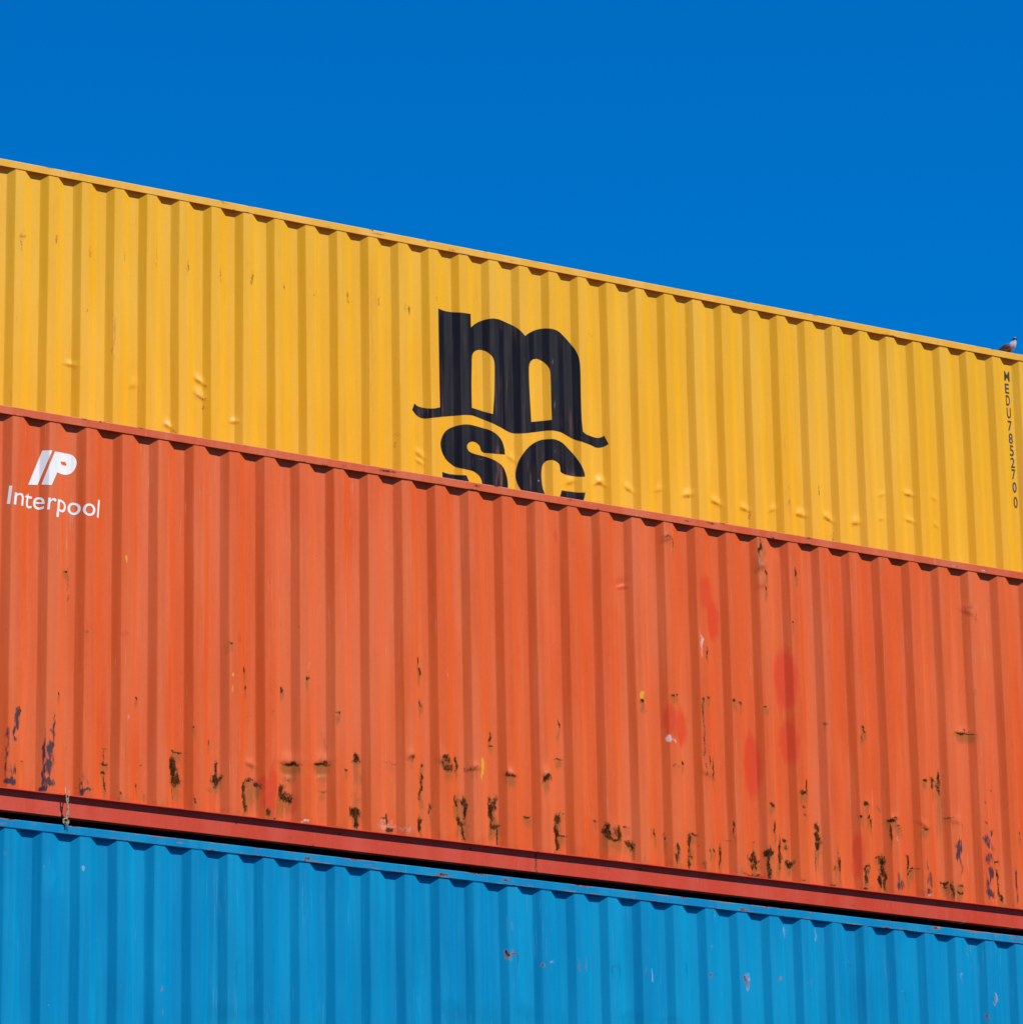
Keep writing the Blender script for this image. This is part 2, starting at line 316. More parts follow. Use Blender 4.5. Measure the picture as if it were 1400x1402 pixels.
MARKS['orange'] = [
('n',0.913,9.47,0.012,0.044,1),('n',0.899,9.414,0.013,0.054,1),('n',0.885,9.352,0.011,0.038,1),('n',0.895,9.299,0.014,0.015,0.8),('n',0.843,9.336,0.008,0.049,0.8),
('n',0.836,9.238,0.009,0.076,0.7),('n',0.831,9.108,0.009,0.119,0.7),('n',0.863,8.997,0.043,0.024,1.0),('n',0.876,9.069,0.021,0.054,0.7),('n',0.851,9.185,0.011,0.065,0.5),
('n',1.18,9.442,0.006,0.049,0.9),('n',1.172,9.365,0.014,0.066,0.8),('n',1.159,9.254,0.021,0.065,0.9),('n',1.149,9.144,0.025,0.076,0.9),('n',1.141,9.023,0.039,0.026,1.0),
('n',1.116,9.249,0.008,0.12,0.9),('n',1.11,9.075,0.01,0.098,1.0),('n',1.119,8.983,0.023,0.02,1.0),('n',1.394,9.074,0.008,0.044,0.6),('n',1.388,9.003,0.014,0.035,1.0),
('n',1.418,9.006,0.042,0.013,1.0),('n',1.42,9.06,0.028,0.037,0.45),('r',2.086,9.237,0.026,0.077,1.1),('r',2.102,9.162,0.038,0.044,1.1),('r',2.12,9.142,0.024,0.024,1),
('r',2.076,9.29,0.014,0.024,1),('s',2.079,9.058,0.017,0.088,0.9),('s',2.132,9.055,0.012,0.099,0.9),('r',2.082,9.048,0.008,0.066,0.6),('r',2.129,9.348,0.036,0.008,1),
('r',2.084,9.355,0.01,0.009,1),('r',1.571,9.202,0.029,0.011,1),('r',1.569,9.139,0.026,0.011,1),('r',1.569,9.068,0.006,0.066,1),('r',1.568,9.265,0.006,0.055,0.7),
('r',1.573,9.31,0.026,0.006,0.6),('s',1.57,9.134,0.023,0.088,0.7),('r',2.418,9.198,0.034,0.027,1.1),('r',2.42,9.265,0.011,0.067,1),('r',2.417,9.309,0.017,0.011,1),
('s',2.372,9.104,0.024,0.027,1.0),('s',2.426,9.121,0.019,0.055,0.7),('r',1.673,9.007,0.011,0.01,1),('r',1.81,9.079,0.007,0.018,1),('r',1.213,9.652,0.008,0.009,1),
('r',1.805,9.702,0.01,0.011,1),('r',0.922,9.499,0.008,0.011,1),('r',0.952,9.147,0.011,0.009,0.7),('r',2.234,9.536,0.007,0.007,1),('r',2.356,9.456,0.006,0.022,1),
('r',1.846,9.237,0.009,0.007,0.7),('r',2.236,9.02,0.006,0.022,1),('r',1.865,9.036,0.007,0.007,1),('w',1.733,9.553,0.008,0.039,0.6),('w',1.438,9.562,0.009,0.066,0.25),
('s',1.065,9.195,0.012,0.13,0.4),('s',1.962,8.973,0.024,0.022,0.5),('r',1.35,9.003,0.009,0.009,0.6),('r',2.632,9.157,0.016,0.056,1),('r',2.632,9.055,0.02,0.074,1),
('r',2.727,9.188,0.032,0.026,1),('r',2.67,9.223,0.036,0.009,1),('s',2.676,9.09,0.045,0.13,0.9),('s',2.687,9.277,0.016,0.074,0.6),('r',2.983,9.365,0.074,0.007,1.2),
('r',3.027,9.378,0.021,0.011,1),('r',3.244,9.395,0.066,0.008,1.2),('r',3.281,9.411,0.021,0.011,1),('s',2.982,9.292,0.053,0.093,0.9),('s',3.24,9.321,0.05,0.094,0.9),
('s',3.262,9.531,0.017,0.075,0.7),('r',3.521,9.467,0.029,0.03,1),('s',3.53,9.317,0.025,0.151,0.8),('r',3.507,9.073,0.046,0.038,1.1),('r',3.515,9.014,0.017,0.052,1),
('s',3.516,9.146,0.029,0.075,0.8),('r',2.919,9.172,0.024,0.048,1),('r',2.941,9.119,0.029,0.041,1),('r',2.988,9.115,0.025,0.041,1),('p',2.843,9.194,0.033,0.112,1.0),
('p',2.822,9.062,0.041,0.111,0.9),('p',2.775,9.197,0.037,0.056,1.0),('p',3.002,9.089,0.049,0.075,0.6),('r',2.801,9.004,0.016,0.033,1),('s',2.918,9.023,0.041,0.074,0.9),
('r',2.862,8.955,0.014,0.037,1),('r',4.032,9.316,0.013,0.095,1),('r',4.021,9.049,0.013,0.064,1.1),('r',4.045,9.404,0.013,0.017,1),('r',4.049,9.49,0.011,0.015,1),
('s',4.036,9.203,0.03,0.228,0.7),('r',4.116,9.155,0.008,0.057,0.7),('r',4.214,9.55,0.03,0.015,1),('r',4.235,9.533,0.038,0.023,0.8),('r',4.251,9.477,0.056,0.023,0.8),
('r',4.324,9.522,0.013,0.034,1),('r',4.317,9.239,0.017,0.038,1.1),('r',4.373,9.251,0.026,0.034,1),('r',4.396,9.177,0.017,0.069,1.1),('r',4.359,9.091,0.047,0.013,1),
('r',4.332,9.113,0.013,0.046,1),('s',4.36,9.125,0.047,0.171,0.9),('r',4.379,9.032,0.011,0.057,1),('r',4.618,9.211,0.03,0.077,1.1),('r',4.656,9.253,0.017,0.065,1),
('r',4.637,9.098,0.047,0.019,1),('r',4.606,9.133,0.013,0.076,1),('s',4.631,9.098,0.043,0.134,0.9),('r',4.62,9.288,0.017,0.019,1),('r',4.657,9.024,0.009,0.057,1),
('y',4.521,9.499,0.011,0.081,1),('r',4.767,9.479,0.043,0.013,1),('r',4.735,9.489,0.017,0.019,0.8),('w',4.763,9.517,0.03,0.015,0.5),('r',5.061,9.503,0.035,0.027,1),
('w',5.062,9.542,0.031,0.019,0.5),('r',5.038,9.481,0.017,0.027,1),('r',5.16,9.209,0.026,0.027,1),('r',5.15,9.077,0.015,0.085,1.1),('r',5.19,9.089,0.048,0.006,1),
('s',5.159,9.097,0.031,0.135,0.7),('r',5.182,9.656,0.035,0.008,1),('r',5.194,9.255,0.031,0.006,0.7),('r',3.945,9.528,0.017,0.034,0.7),('w',3.939,9.546,0.025,0.019,0.4),
('r',4.446,9.501,0.047,0.017,0.6),('r',4.909,9.201,0.035,0.006,1),('r',3.756,9.059,0.008,0.034,1),('r',3.726,9.052,0.033,0.006,0.8),('r',3.777,8.983,0.042,0.017,1),
('s',3.787,8.988,0.054,0.026,1),('w',3.755,9.012,0.105,0.041,0.62),('w',3.896,9.008,0.105,0.041,0.55),('w',3.097,8.965,0.053,0.011,0.8),('r',2.639,10.005,0.008,0.03,1),
('r',2.646,9.875,0.01,0.013,1),('y',2.533,9.958,0.01,0.013,1),('y',2.529,9.848,0.008,0.038,0.6),('r',2.934,9.903,0.01,0.023,1),('r',3.36,9.772,0.017,0.011,1),
('r',3.123,9.998,0.012,0.015,1),('r',4.047,9.94,0.013,0.023,1),('s',4.046,9.911,0.017,0.046,0.8),('r',4.034,10.159,0.009,0.023,1),('r',3.42,9.372,0.015,0.008,1),
('r',5.188,9.894,0.009,0.031,1),('r',4.628,9.688,0.03,0.006,0.8),('r',3.249,9.2,0.029,0.007,0.8),('r',3.804,9.467,0.042,0.006,0.6),('w',3.134,10.076,0.012,0.038,0.5),
('w',4.252,10.16,0.009,0.078,0.5),('r',2.962,9.252,0.02,0.006,0.7),('r',2.865,9.721,0.01,0.009,0.6),('s',4.191,9.71,0.021,0.115,0.25),('w',3.148,9.68,0.012,0.113,0.35),
('p',2.849,9.288,0.016,0.112,0.5),('p',2.864,9.402,0.01,0.112,0.4),('r',2.444,9.193,0.012,0.015,1),('r',5.162,9.201,0.019,0.034,1),('s',5.164,9.136,0.024,0.092,0.7),
('r',5.149,9.035,0.014,0.069,1.1),('r',5.187,9.091,0.046,0.006,1),('r',5.561,9.165,0.028,0.059,1.05),('r',5.579,9.112,0.035,0.022,1.0),('r',5.665,9.147,0.028,0.056,1.05),
('r',5.632,9.102,0.036,0.012,1),('r',5.631,9.18,0.018,0.012,0.6),('s',5.611,9.146,0.046,0.062,0.8),('s',5.568,9.026,0.025,0.077,0.9),('s',5.639,9.034,0.016,0.077,0.8),
('r',5.758,9.1,0.036,0.022,1),('r',5.779,9.071,0.018,0.043,1),('s',5.777,9.016,0.018,0.062,0.7),('r',5.74,9.209,0.032,0.006,0.8),('r',5.479,9.229,0.032,0.008,0.7),
('s',5.475,9.229,0.028,0.012,0.6),('r',5.99,9.186,0.013,0.022,1),('r',6.07,9.163,0.009,0.028,1),('r',6.06,9.205,0.007,0.016,0.7),('r',6.177,9.111,0.014,0.028,1),
('r',6.166,9.066,0.009,0.037,1),('r',6.152,9.018,0.016,0.031,1),('w',6.163,8.98,0.036,0.025,0.4),('r',6.275,9.131,0.016,0.078,1),('r',6.314,9.217,0.033,0.011,1),
('r',6.276,9.053,0.022,0.016,1),('r',6.271,9.006,0.009,0.047,1),('s',6.287,9.101,0.033,0.125,0.8),('s',6.166,9.05,0.029,0.078,0.7),('r',6.438,9.11,0.011,0.014,1),
('r',6.479,9.112,0.009,0.011,1),('r',6.545,9.081,0.009,0.094,1),('r',6.608,9.206,0.026,0.006,0.6),('s',6.543,9.034,0.018,0.094,0.6),('r',6.661,9.293,0.007,0.032,1),
('r',6.385,8.997,0.022,0.022,0.5),('r',6.823,9.095,0.033,0.022,1),('r',6.84,9.049,0.022,0.047,0.9),('r',6.878,9.085,0.026,0.009,1),('s',6.841,9.081,0.04,0.063,0.8),
('r',6.846,9.215,0.033,0.006,0.6),('r',6.771,9.1,0.007,0.032,0.7),('r',6.985,9.516,0.017,0.016,1),('r',7.014,9.329,0.006,0.038,1),('r',5.946,9.216,0.007,0.006,1),
('r',4.901,9.197,0.035,0.006,0.7),('s',5.441,9.151,0.009,0.031,0.5),('r',5.878,9.02,0.011,0.037,0.4),('r',6.818,8.969,0.129,0.009,0.8),('r',6.891,8.953,0.103,0.014,0.75),
('s',6.891,8.961,0.129,0.022,0.5),('r',5.415,8.977,0.011,0.028,0.5),('s',4.809,9.03,0.014,0.037,0.5),('r',6.959,9.162,0.037,0.032,1.1),('r',6.973,9.187,0.015,0.022,1),
('r',6.951,9.059,0.013,0.111,1),('s',6.956,9.059,0.033,0.143,0.9),('r',7.065,9.201,0.013,0.08,1.1),('r',7.047,9.102,0.019,0.057,1.1),('r',7.147,9.086,0.034,0.025,1.1),
('r',7.13,9.259,0.022,0.013,1),('s',7.135,9.037,0.026,0.064,0.8),('r',7.132,9.211,0.009,0.038,0.7),('r',6.851,9.086,0.044,0.022,1),('s',6.844,9.038,0.033,0.079,0.8),
('r',6.821,9.028,0.015,0.022,1),('r',6.987,9.522,0.017,0.016,1),('r',7.016,9.335,0.006,0.041,1),('r',7.281,9.64,0.023,0.01,1),('r',7.314,9.655,0.006,0.032,1),
('r',7.285,9.526,0.015,0.016,0.8),('r',7.286,9.463,0.011,0.016,0.8),('s',7.277,9.347,0.015,0.096,0.4),('r',7.413,9.392,0.015,0.042,1),('r',7.412,9.305,0.026,0.038,1.1),
('r',7.409,9.24,0.023,0.035,1.1),('s',7.429,9.131,0.026,0.112,0.9),('r',7.392,9.143,0.006,0.08,0.7),('r',7.574,9.203,0.006,0.064,0.7),('r',7.584,9.108,0.009,0.064,1),
('r',7.546,9.096,0.015,0.022,0.8),('s',7.572,9.059,0.026,0.064,0.6),('r',7.852,9.618,0.023,0.015,1),('r',7.875,9.517,0.019,0.016,1),('r',7.89,9.48,0.01,0.029,1),
('r',7.793,9.518,0.01,0.011,1),('s',7.981,9.591,0.027,0.023,0.9),('r',7.981,9.588,0.015,0.013,0.4),('r',7.933,9.224,0.015,0.013,1),('s',7.94,9.168,0.019,0.064,0.6),
('r',7.826,9.109,0.021,0.023,1),('r',7.817,9.053,0.011,0.055,1),('r',7.989,9.197,0.027,0.039,1.1),('r',7.989,9.125,0.034,0.064,1.0),('r',8.013,9.047,0.017,0.064,1.1),
('r',7.962,9.042,0.019,0.042,1),('s',7.992,9.077,0.046,0.113,0.7),('r',7.818,8.965,0.03,0.006,1),('r',8.222,9.189,0.01,0.065,1.1),('r',8.225,9.117,0.008,0.048,1),
('r',8.27,9.17,0.035,0.008,1),('s',8.264,9.121,0.046,0.065,0.9),('r',8.254,9.144,0.019,0.006,1),('r',8.554,9.083,0.035,0.016,1.1),('r',8.553,9.057,0.019,0.023,1),
('s',8.554,9.006,0.019,0.065,0.9),('r',8.689,9.069,0.029,0.01,1),('r',8.682,9.02,0.035,0.011,1),('s',8.687,9.037,0.059,0.049,0.9),('r',8.61,9.022,0.023,0.065,0.9),
('r',9.049,9.308,0.02,0.013,1),('r',9.055,9.186,0.008,0.082,1),('r',9.06,9.073,0.008,0.065,1),('r',9.084,9.018,0.02,0.033,1),('r',9.259,9.531,0.018,0.02,1),
('r',8.396,9.863,0.023,0.013,1),('r',8.485,9.843,0.008,0.049,1),('s',8.492,9.795,0.016,0.066,0.7),('r',8.543,9.898,0.01,0.066,1),('r',8.543,9.825,0.02,0.049,0.9),
('s',8.54,9.784,0.027,0.099,0.7),('s',8.547,9.621,0.043,0.262,0.8),('r',8.842,10.276,0.071,0.006,1),('r',8.774,10.281,0.024,0.007,0.8),('r',8.088,9.512,0.05,0.01,1),
('r',8.134,9.472,0.046,0.007,0.9),('r',8.118,9.538,0.023,0.007,1),('r',8.07,9.416,0.006,0.065,1),('w',8.119,9.373,0.019,0.023,0.5),('r',8.154,9.442,0.027,0.006,0.8),
('r',8.375,9.481,0.031,0.01,1),('w',8.395,9.5,0.027,0.01,0.4),('r',8.616,9.59,0.043,0.008,0.7),('r',8.641,9.567,0.01,0.023,0.6),('w',8.699,9.565,0.024,0.023,0.4),
('n',8.114,9.099,0.015,0.048,0.7),('n',8.139,9.038,0.031,0.058,0.75),('n',8.378,9.191,0.015,0.065,0.6),('n',8.41,9.081,0.035,0.065,0.6),('n',8.386,8.998,0.046,0.023,0.8),
('w',8.403,8.968,0.046,0.016,0.6),('n',8.739,9.509,0.016,0.066,0.6),('n',8.697,9.37,0.035,0.056,0.9),('n',8.665,9.318,0.023,0.049,0.8),('n',8.699,9.24,0.023,0.098,0.7),
('n',8.684,9.141,0.016,0.049,0.4),('n',9.012,9.521,0.028,0.033,0.8),('n',8.956,9.446,0.039,0.033,0.8),('n',9.016,9.408,0.028,0.039,0.7),('n',8.967,9.317,0.043,0.039,0.8),
('n',8.98,9.204,0.028,0.065,0.8),('n',8.944,9.103,0.02,0.065,0.8),('n',8.96,9.048,0.039,0.039,0.9),('n',8.933,9.232,0.016,0.082,0.6),('p',8.947,9.299,0.039,0.098,0.5),
('n',9.213,9.163,0.01,0.115,0.9),('n',9.214,9.033,0.008,0.049,0.7),('n',8.965,9.758,0.018,0.023,0.5),('n',8.96,9.988,0.01,0.05,0.3),('r',6.661,9.314,0.007,0.038,1),
('r',9.029,9.853,0.012,0.007,0.7),('r',7.521,8.962,0.026,0.006,1),('r',7.25,8.972,0.026,0.006,0.8),('r',9.233,10.251,0.006,0.033,0.4),('w',9.221,9.968,0.008,0.067,0.4),
('p',7.768,9.242,0.049,0.145,0.75),('p',7.75,9.114,0.042,0.08,0.7),('r',7.865,10.174,0.012,0.023,1),('p',6.487,11.08,0.065,0.137,0.75),('p',6.543,10.891,0.058,0.148,1.0),
('p',7.177,10.508,0.092,0.216,1.0),('p',7.19,10.011,0.072,0.158,0.9),('p',6.128,10.063,0.051,0.111,0.9),('p',6.232,10.018,0.057,0.145,0.8),('p',6.171,10.04,0.076,0.111,0.5),
('p',6.848,9.794,0.071,0.229,1.0),('p',5.749,11.032,0.057,0.017,0.8),('w',6.424,10.687,0.014,0.113,0.8),('r',6.473,10.62,0.01,0.034,0.8),('w',6.118,9.929,0.019,0.028,1.2),
('w',6.154,9.894,0.013,0.022,0.8),('y',5.893,10.234,0.016,0.025,1.3),('r',5.895,10.178,0.016,0.017,1.2),('r',6.421,10.154,0.008,0.123,0.8),('r',6.423,9.959,0.008,0.145,0.8),
('r',6.468,9.798,0.008,0.045,0.9),('r',6.497,9.721,0.01,0.078,0.9),('r',6.426,9.71,0.009,0.067,0.6),('w',6.444,9.668,0.032,0.022,0.5),('p',6.449,9.962,0.039,0.279,0.4),
('r',6.16,10.255,0.013,0.009,1),('r',6.198,10.26,0.013,0.009,1),('r',6.421,10.254,0.01,0.011,1),('r',6.467,10.268,0.014,0.012,1),('r',6.698,10.272,0.014,0.011,1),
('r',6.75,10.267,0.013,0.011,1),('r',6.233,9.747,0.019,0.017,1),('r',6.16,9.718,0.019,0.017,0.6),('r',6.976,10.261,0.013,0.011,1),('s',6.984,11.359,0.046,0.231,0.8),
('r',6.977,11.513,0.017,0.069,1.0),('r',7.021,11.312,0.009,0.04,1),('r',7.016,11.185,0.009,0.035,1),('w',6.978,11.387,0.046,0.029,0.5),('r',7.293,11.338,0.012,0.029,1),
('r',7.255,10.949,0.01,0.009,1),('r',6.157,11.471,0.052,0.011,0.7),('r',6.2,11.409,0.01,0.046,0.7),('s',6.162,11.443,0.058,0.08,0.6),('s',5.89,9.951,0.025,0.332,0.3),
('d',5.877,10.504,0.025,0.447,0.3),('w',5.849,11.427,0.013,0.068,0.4),('w',6.441,11.483,0.02,0.08,0.4),('r',8.767,10.274,0.069,0.008,1),('r',8.817,10.309,0.021,0.017,0.7),
('r',7.268,9.634,0.02,0.017,1),('r',7.319,9.702,0.007,0.045,1),('r',7.856,10.209,0.013,0.017,1),('r',8.486,9.886,0.02,0.017,1),('r',7.502,10.202,0.02,0.011,0.6),
('r',8.891,11.29,0.042,0.012,0.5),('r',8.959,11.221,0.01,0.053,0.5),('s',8.908,11.279,0.063,0.036,0.5),('r',1.266,10.529,0.022,0.01,1),('r',1.278,10.442,0.006,0.13,0.6),
('y',1.704,10.671,0.009,0.021,1),('r',2.512,10.178,0.023,0.011,0.8),('p',2.587,10.23,0.017,0.048,0.6),('p',1.697,10.134,0.033,0.021,0.5),('r',1.421,10.114,0.016,0.01,0.5),
('r',8.915,10.603,0.014,0.023,0.5),('r',7.839,10.128,0.013,0.046,0.6),('r',4.61,9.752,0.009,0.027,1),('r',4.017,10.244,0.009,0.027,1),('r',4.036,9.952,0.012,0.022,1),
('r',8.955,9.571,0.014,0.023,0.6),('w',4.209,10.263,0.009,0.185,0.4),('w',4.758,10.224,0.009,0.164,0.3),('w',3.116,10.203,0.009,0.214,0.3),('w',2.552,10.077,0.007,0.158,0.3),
('w',1.47,10.67,0.011,0.315,0.2),('l',1.409,11.242,0.033,0.318,0.5),('l',2.897,11.199,0.029,0.488,0.4),('l',4.897,10.386,0.031,0.495,0.4),('d',4.139,10.831,0.024,0.494,0.35),
('d',4.438,11.034,0.024,0.387,0.3),('p',2.73,11.422,0.023,0.326,0.3),('p',1.818,10.94,0.045,0.371,0.22),('p',0.932,10.129,0.054,0.619,0.3),('p',1.45,9.936,0.038,0.621,0.25),
('p',1.553,9.44,0.044,0.308,0.3),('D',2.682,9.329,0.04,0.021,0.6),('D',2.979,9.384,0.08,0.037,0.75),('D',3.233,9.414,0.075,0.037,0.75),('D',3.942,9.526,0.03,0.032,0.7),
('D',4.209,9.536,0.048,0.043,0.6),('D',4.466,9.501,0.048,0.027,0.6),('D',4.761,9.492,0.043,0.027,0.9),('D',5.06,9.515,0.037,0.038,0.9),('D',6.977,11.358,0.046,0.052,0.9),
('D',6.977,11.214,0.04,0.046,0.6),('D',6.439,9.695,0.038,0.044,0.7),('D',8.89,11.255,0.063,0.035,0.5),('D',8.087,9.522,0.054,0.023,0.6),('D',8.375,9.508,0.054,0.023,0.5),
('D',8.682,9.57,0.055,0.034,0.5),('D',6.143,11.452,0.045,0.029,0.6),('D',7.131,11.532,0.033,0.174,-0.7),('D',8.782,10.282,0.069,0.023,0.6),('D',5.743,11.054,0.057,0.023,-0.5),
('D',7.866,9.622,0.033,0.028,0.5),('D',2.979,9.295,0.057,0.031,-0.4),('D',3.232,9.324,0.058,0.032,-0.4),('D',5.616,9.155,0.056,0.038,0.4),('d',2.002,10.532,0.007,0.634,0.25),
('w',2.158,10.775,0.006,0.319,0.25),('w',3.649,10.758,0.007,0.49,0.22),('w',5.185,10.811,0.007,0.334,0.25),('w',6.831,10.634,0.008,0.398,0.25),('w',7.961,10.779,0.008,0.347,0.2),
('s',4.431,10.54,0.009,0.274,0.3),('s',3.406,10.026,0.009,0.214,0.35),('s',8.233,10.814,0.014,0.349,0.3),('s',7.29,11.142,0.01,0.231,0.3),('s',8.68,10.689,0.014,0.234,0.4),
('p',4.779,10.035,0.024,0.327,0.3),('p',3.868,10.902,0.018,0.219,0.25),('p',2.316,10.048,0.017,0.263,0.3),('p',7.553,9.699,0.026,0.226,0.3),('p',5.198,11.343,0.025,0.051,0.5)
]
MARKS['blue'] = [
('w',1.121,8.438,0.016,0.054,0.35),('w',1.16,8.49,0.009,0.032,0.5),('w',1.112,8.458,0.006,0.021,0.6),('l',1.138,8.386,0.03,0.118,0.8),('w',1.401,8.458,0.012,0.013,1.3),
('w',1.386,8.444,0.006,0.043,0.4),('r',0.826,8.498,0.007,0.017,0.4),('w',0.828,8.488,0.006,0.011,0.5),('s',0.886,8.435,0.006,0.011,0.6),('w',1.682,8.528,0.006,0.087,0.25),
('l',1.695,8.443,0.023,0.108,0.4),('w',1.959,8.519,0.006,0.006,0.6),('l',1.158,8.384,0.046,0.125,0.9),('l',1.27,8.313,0.019,0.071,0.5),('l',1.539,8.43,0.019,0.162,0.35),
('l',2.107,8.434,0.032,0.145,0.4),('l',2.289,8.409,0.06,0.146,0.35),('w',1.962,8.53,0.008,0.054,0.35),('r',0.824,8.501,0.006,0.018,0.4),('w',0.89,8.437,0.006,0.011,0.4),
('d',1.163,7.975,0.008,0.106,0.3),('d',1.722,7.957,0.027,0.089,0.35),('r',1.685,7.668,0.006,0.043,0.3),('w',1.685,7.686,0.006,0.025,0.5),('s',1.996,7.67,0.008,0.025,0.9),
('w',2.0,7.697,0.006,0.014,0.5),('s',2.005,7.51,0.008,0.043,0.8),('w',2.007,7.483,0.006,0.018,0.5),('d',2.005,7.912,0.006,0.215,0.35),('d',2.558,7.855,0.006,0.145,0.8),
('d',2.568,7.928,0.024,0.006,0.6),('d',2.548,7.674,0.02,0.108,0.4),('d',2.474,7.579,0.139,0.09,0.5),('d',2.684,7.584,0.12,0.072,0.4),('w',1.16,7.494,0.006,0.006,0.8),
('d',0.876,7.894,0.023,0.021,0.3),('d',2.529,7.708,0.016,0.072,0.3),('w',3.48,8.463,0.017,0.006,0.4),('d',3.095,8.528,0.041,0.074,0.2),('l',1.414,7.857,0.038,0.355,0.2),
('l',3.375,7.802,0.041,0.11,0.4),('d',2.849,7.991,0.008,0.073,0.4),('d',3.134,8.0,0.008,0.11,0.3),('w',2.623,8.504,0.016,0.006,0.35),('d',3.116,8.641,0.033,0.006,0.4),
('w',2.519,8.524,0.012,0.037,0.3),('r',4.714,8.175,0.017,0.026,1.1),('s',4.717,8.147,0.019,0.049,1.0),('r',4.76,8.179,0.039,0.006,0.7),('d',4.792,8.163,0.009,0.038,0.8),
('w',4.727,8.114,0.006,0.019,0.6),('s',4.743,8.384,0.006,0.03,0.8),('d',4.738,8.318,0.006,0.094,0.4),('s',5.003,8.121,0.015,0.013,1.0),('r',5.001,8.12,0.009,0.008,0.8),
('w',5.069,8.153,0.009,0.019,0.9),('r',5.086,8.156,0.006,0.023,0.5),('d',5.038,8.139,0.03,0.006,0.5),('r',5.298,8.144,0.006,0.038,0.5),('w',5.324,8.156,0.026,0.006,0.4),
('r',5.359,8.151,0.007,0.046,0.5),('w',5.362,8.132,0.006,0.034,0.5),('d',5.577,8.132,0.007,0.046,0.8),('d',5.636,8.138,0.009,0.05,0.8),('d',5.604,8.172,0.026,0.006,0.6),
('w',5.907,8.134,0.007,0.046,0.9),('s',5.913,8.125,0.007,0.031,0.7),('r',5.861,8.148,0.006,0.034,0.5),('d',5.867,8.12,0.006,0.038,0.5),('d',6.211,8.202,0.007,0.046,0.8),
('w',6.422,8.186,0.011,0.012,0.5),('r',6.412,8.17,0.007,0.019,0.6),('d',6.46,8.184,0.023,0.012,0.4),('r',6.714,8.174,0.016,0.027,0.7),('w',6.742,8.185,0.016,0.039,0.8),
('s',6.74,8.123,0.016,0.027,0.7),('w',6.725,8.102,0.02,0.023,0.8),('r',7.006,8.195,0.028,0.006,0.4),('w',7.021,8.202,0.009,0.008,0.6),('w',7.095,8.569,0.012,0.067,0.7),
('s',7.042,8.521,0.007,0.059,0.5),('w',6.461,8.638,0.011,0.047,0.6),('w',6.493,8.615,0.007,0.031,0.5),('w',6.422,8.386,0.009,0.012,0.6),('d',4.538,7.927,0.006,0.112,0.4),
('d',5.094,7.939,0.006,0.075,0.3),('w',4.903,8.434,0.006,0.076,0.2),('w',4.196,8.678,0.013,0.019,0.4),('d',4.209,8.202,0.042,0.006,0.4),('d',4.25,7.918,0.013,0.111,0.3),
('d',4.275,7.719,0.126,0.093,0.6),('d',4.547,7.724,0.127,0.104,0.4),('d',4.855,7.772,0.107,0.075,0.5),('d',5.103,7.753,0.108,0.075,0.3),('d',5.745,7.812,0.132,0.057,0.5),
('d',6.085,7.818,0.111,0.038,0.4),('s',4.18,7.671,0.006,0.037,0.3),('s',5.288,7.767,0.007,0.038,0.4),('s',4.589,7.749,0.006,0.037,0.3),('w',7.078,8.59,0.011,0.047,0.7),
('s',7.1,8.569,0.007,0.063,0.5),('w',7.044,8.504,0.006,0.047,0.4),('w',7.365,8.562,0.011,0.054,0.7),('w',7.411,8.567,0.007,0.032,0.4),('r',7.388,8.541,0.006,0.054,0.3),
('w',6.729,8.185,0.018,0.019,0.9),('r',6.714,8.168,0.016,0.022,0.5),('s',6.734,8.139,0.022,0.037,0.7),('w',6.74,8.1,0.015,0.016,0.7),('r',7.299,8.205,0.006,0.031,0.4),
('w',7.324,8.226,0.007,0.022,0.4),('r',7.252,8.193,0.006,0.013,0.4),('s',7.015,8.203,0.011,0.011,1.0),('s',7.655,8.398,0.009,0.009,0.8),('w',8.658,8.376,0.008,0.022,0.7),
('s',8.652,8.351,0.008,0.026,0.6),('w',8.656,8.288,0.008,0.032,0.4),('d',8.13,8.162,0.011,0.063,0.6),('w',8.1,8.206,0.008,0.016,0.6),('s',8.114,8.113,0.008,0.032,0.4),
('r',8.757,8.61,0.01,0.008,0.9),('w',8.712,8.583,0.01,0.048,0.5),('r',8.735,8.556,0.006,0.029,0.4),('w',8.97,8.237,0.018,0.029,0.9),('r',9.002,8.235,0.01,0.023,0.5),
('s',8.951,8.202,0.014,0.022,1.0),('w',8.946,8.186,0.008,0.013,0.7),('d',7.864,8.241,0.026,0.028,0.3),('d',7.835,8.12,0.03,0.047,0.3),('d',7.041,8.465,0.022,0.009,0.2),
('d',7.541,8.235,0.015,0.126,0.2),('d',8.376,8.31,0.019,0.16,0.2),('l',1.34,8.447,0.162,0.201,0.5),('l',2.083,8.577,0.144,0.255,0.4),('d',2.54,7.853,0.134,0.304,0.35),
('d',1.619,7.624,0.108,0.198,0.35),('l',3.334,8.286,0.172,0.31,0.35),('d',3.91,8.083,0.105,0.311,0.3),('l',4.741,8.265,0.18,0.211,0.3),('d',5.734,8.313,0.099,0.321,0.3),
('l',6.605,8.232,0.19,0.271,0.3),('d',7.747,8.114,0.197,0.22,0.35),('l',8.562,8.355,0.162,0.279,0.35),('s',1.837,8.197,0.006,0.151,0.4),('s',3.679,8.164,0.006,0.207,0.35),
('s',6.005,8.07,0.006,0.161,0.4),('w',6.987,8.697,0.006,0.055,0.5),('w',4.109,8.603,0.006,0.063,0.4),('w',2.889,8.298,0.006,0.103,0.3),('s',4.739,8.181,0.012,0.032,0.9),
('r',8.871,8.101,0.014,0.033,0.6)
]
CH = {'r': (0, 0), 's': (0, 1), 'n': (0, 2), 'p': (0, 3), 'w': (1, 0), 'y': (1, 1), 'd': (1, 2), 'l': (1, 3)}

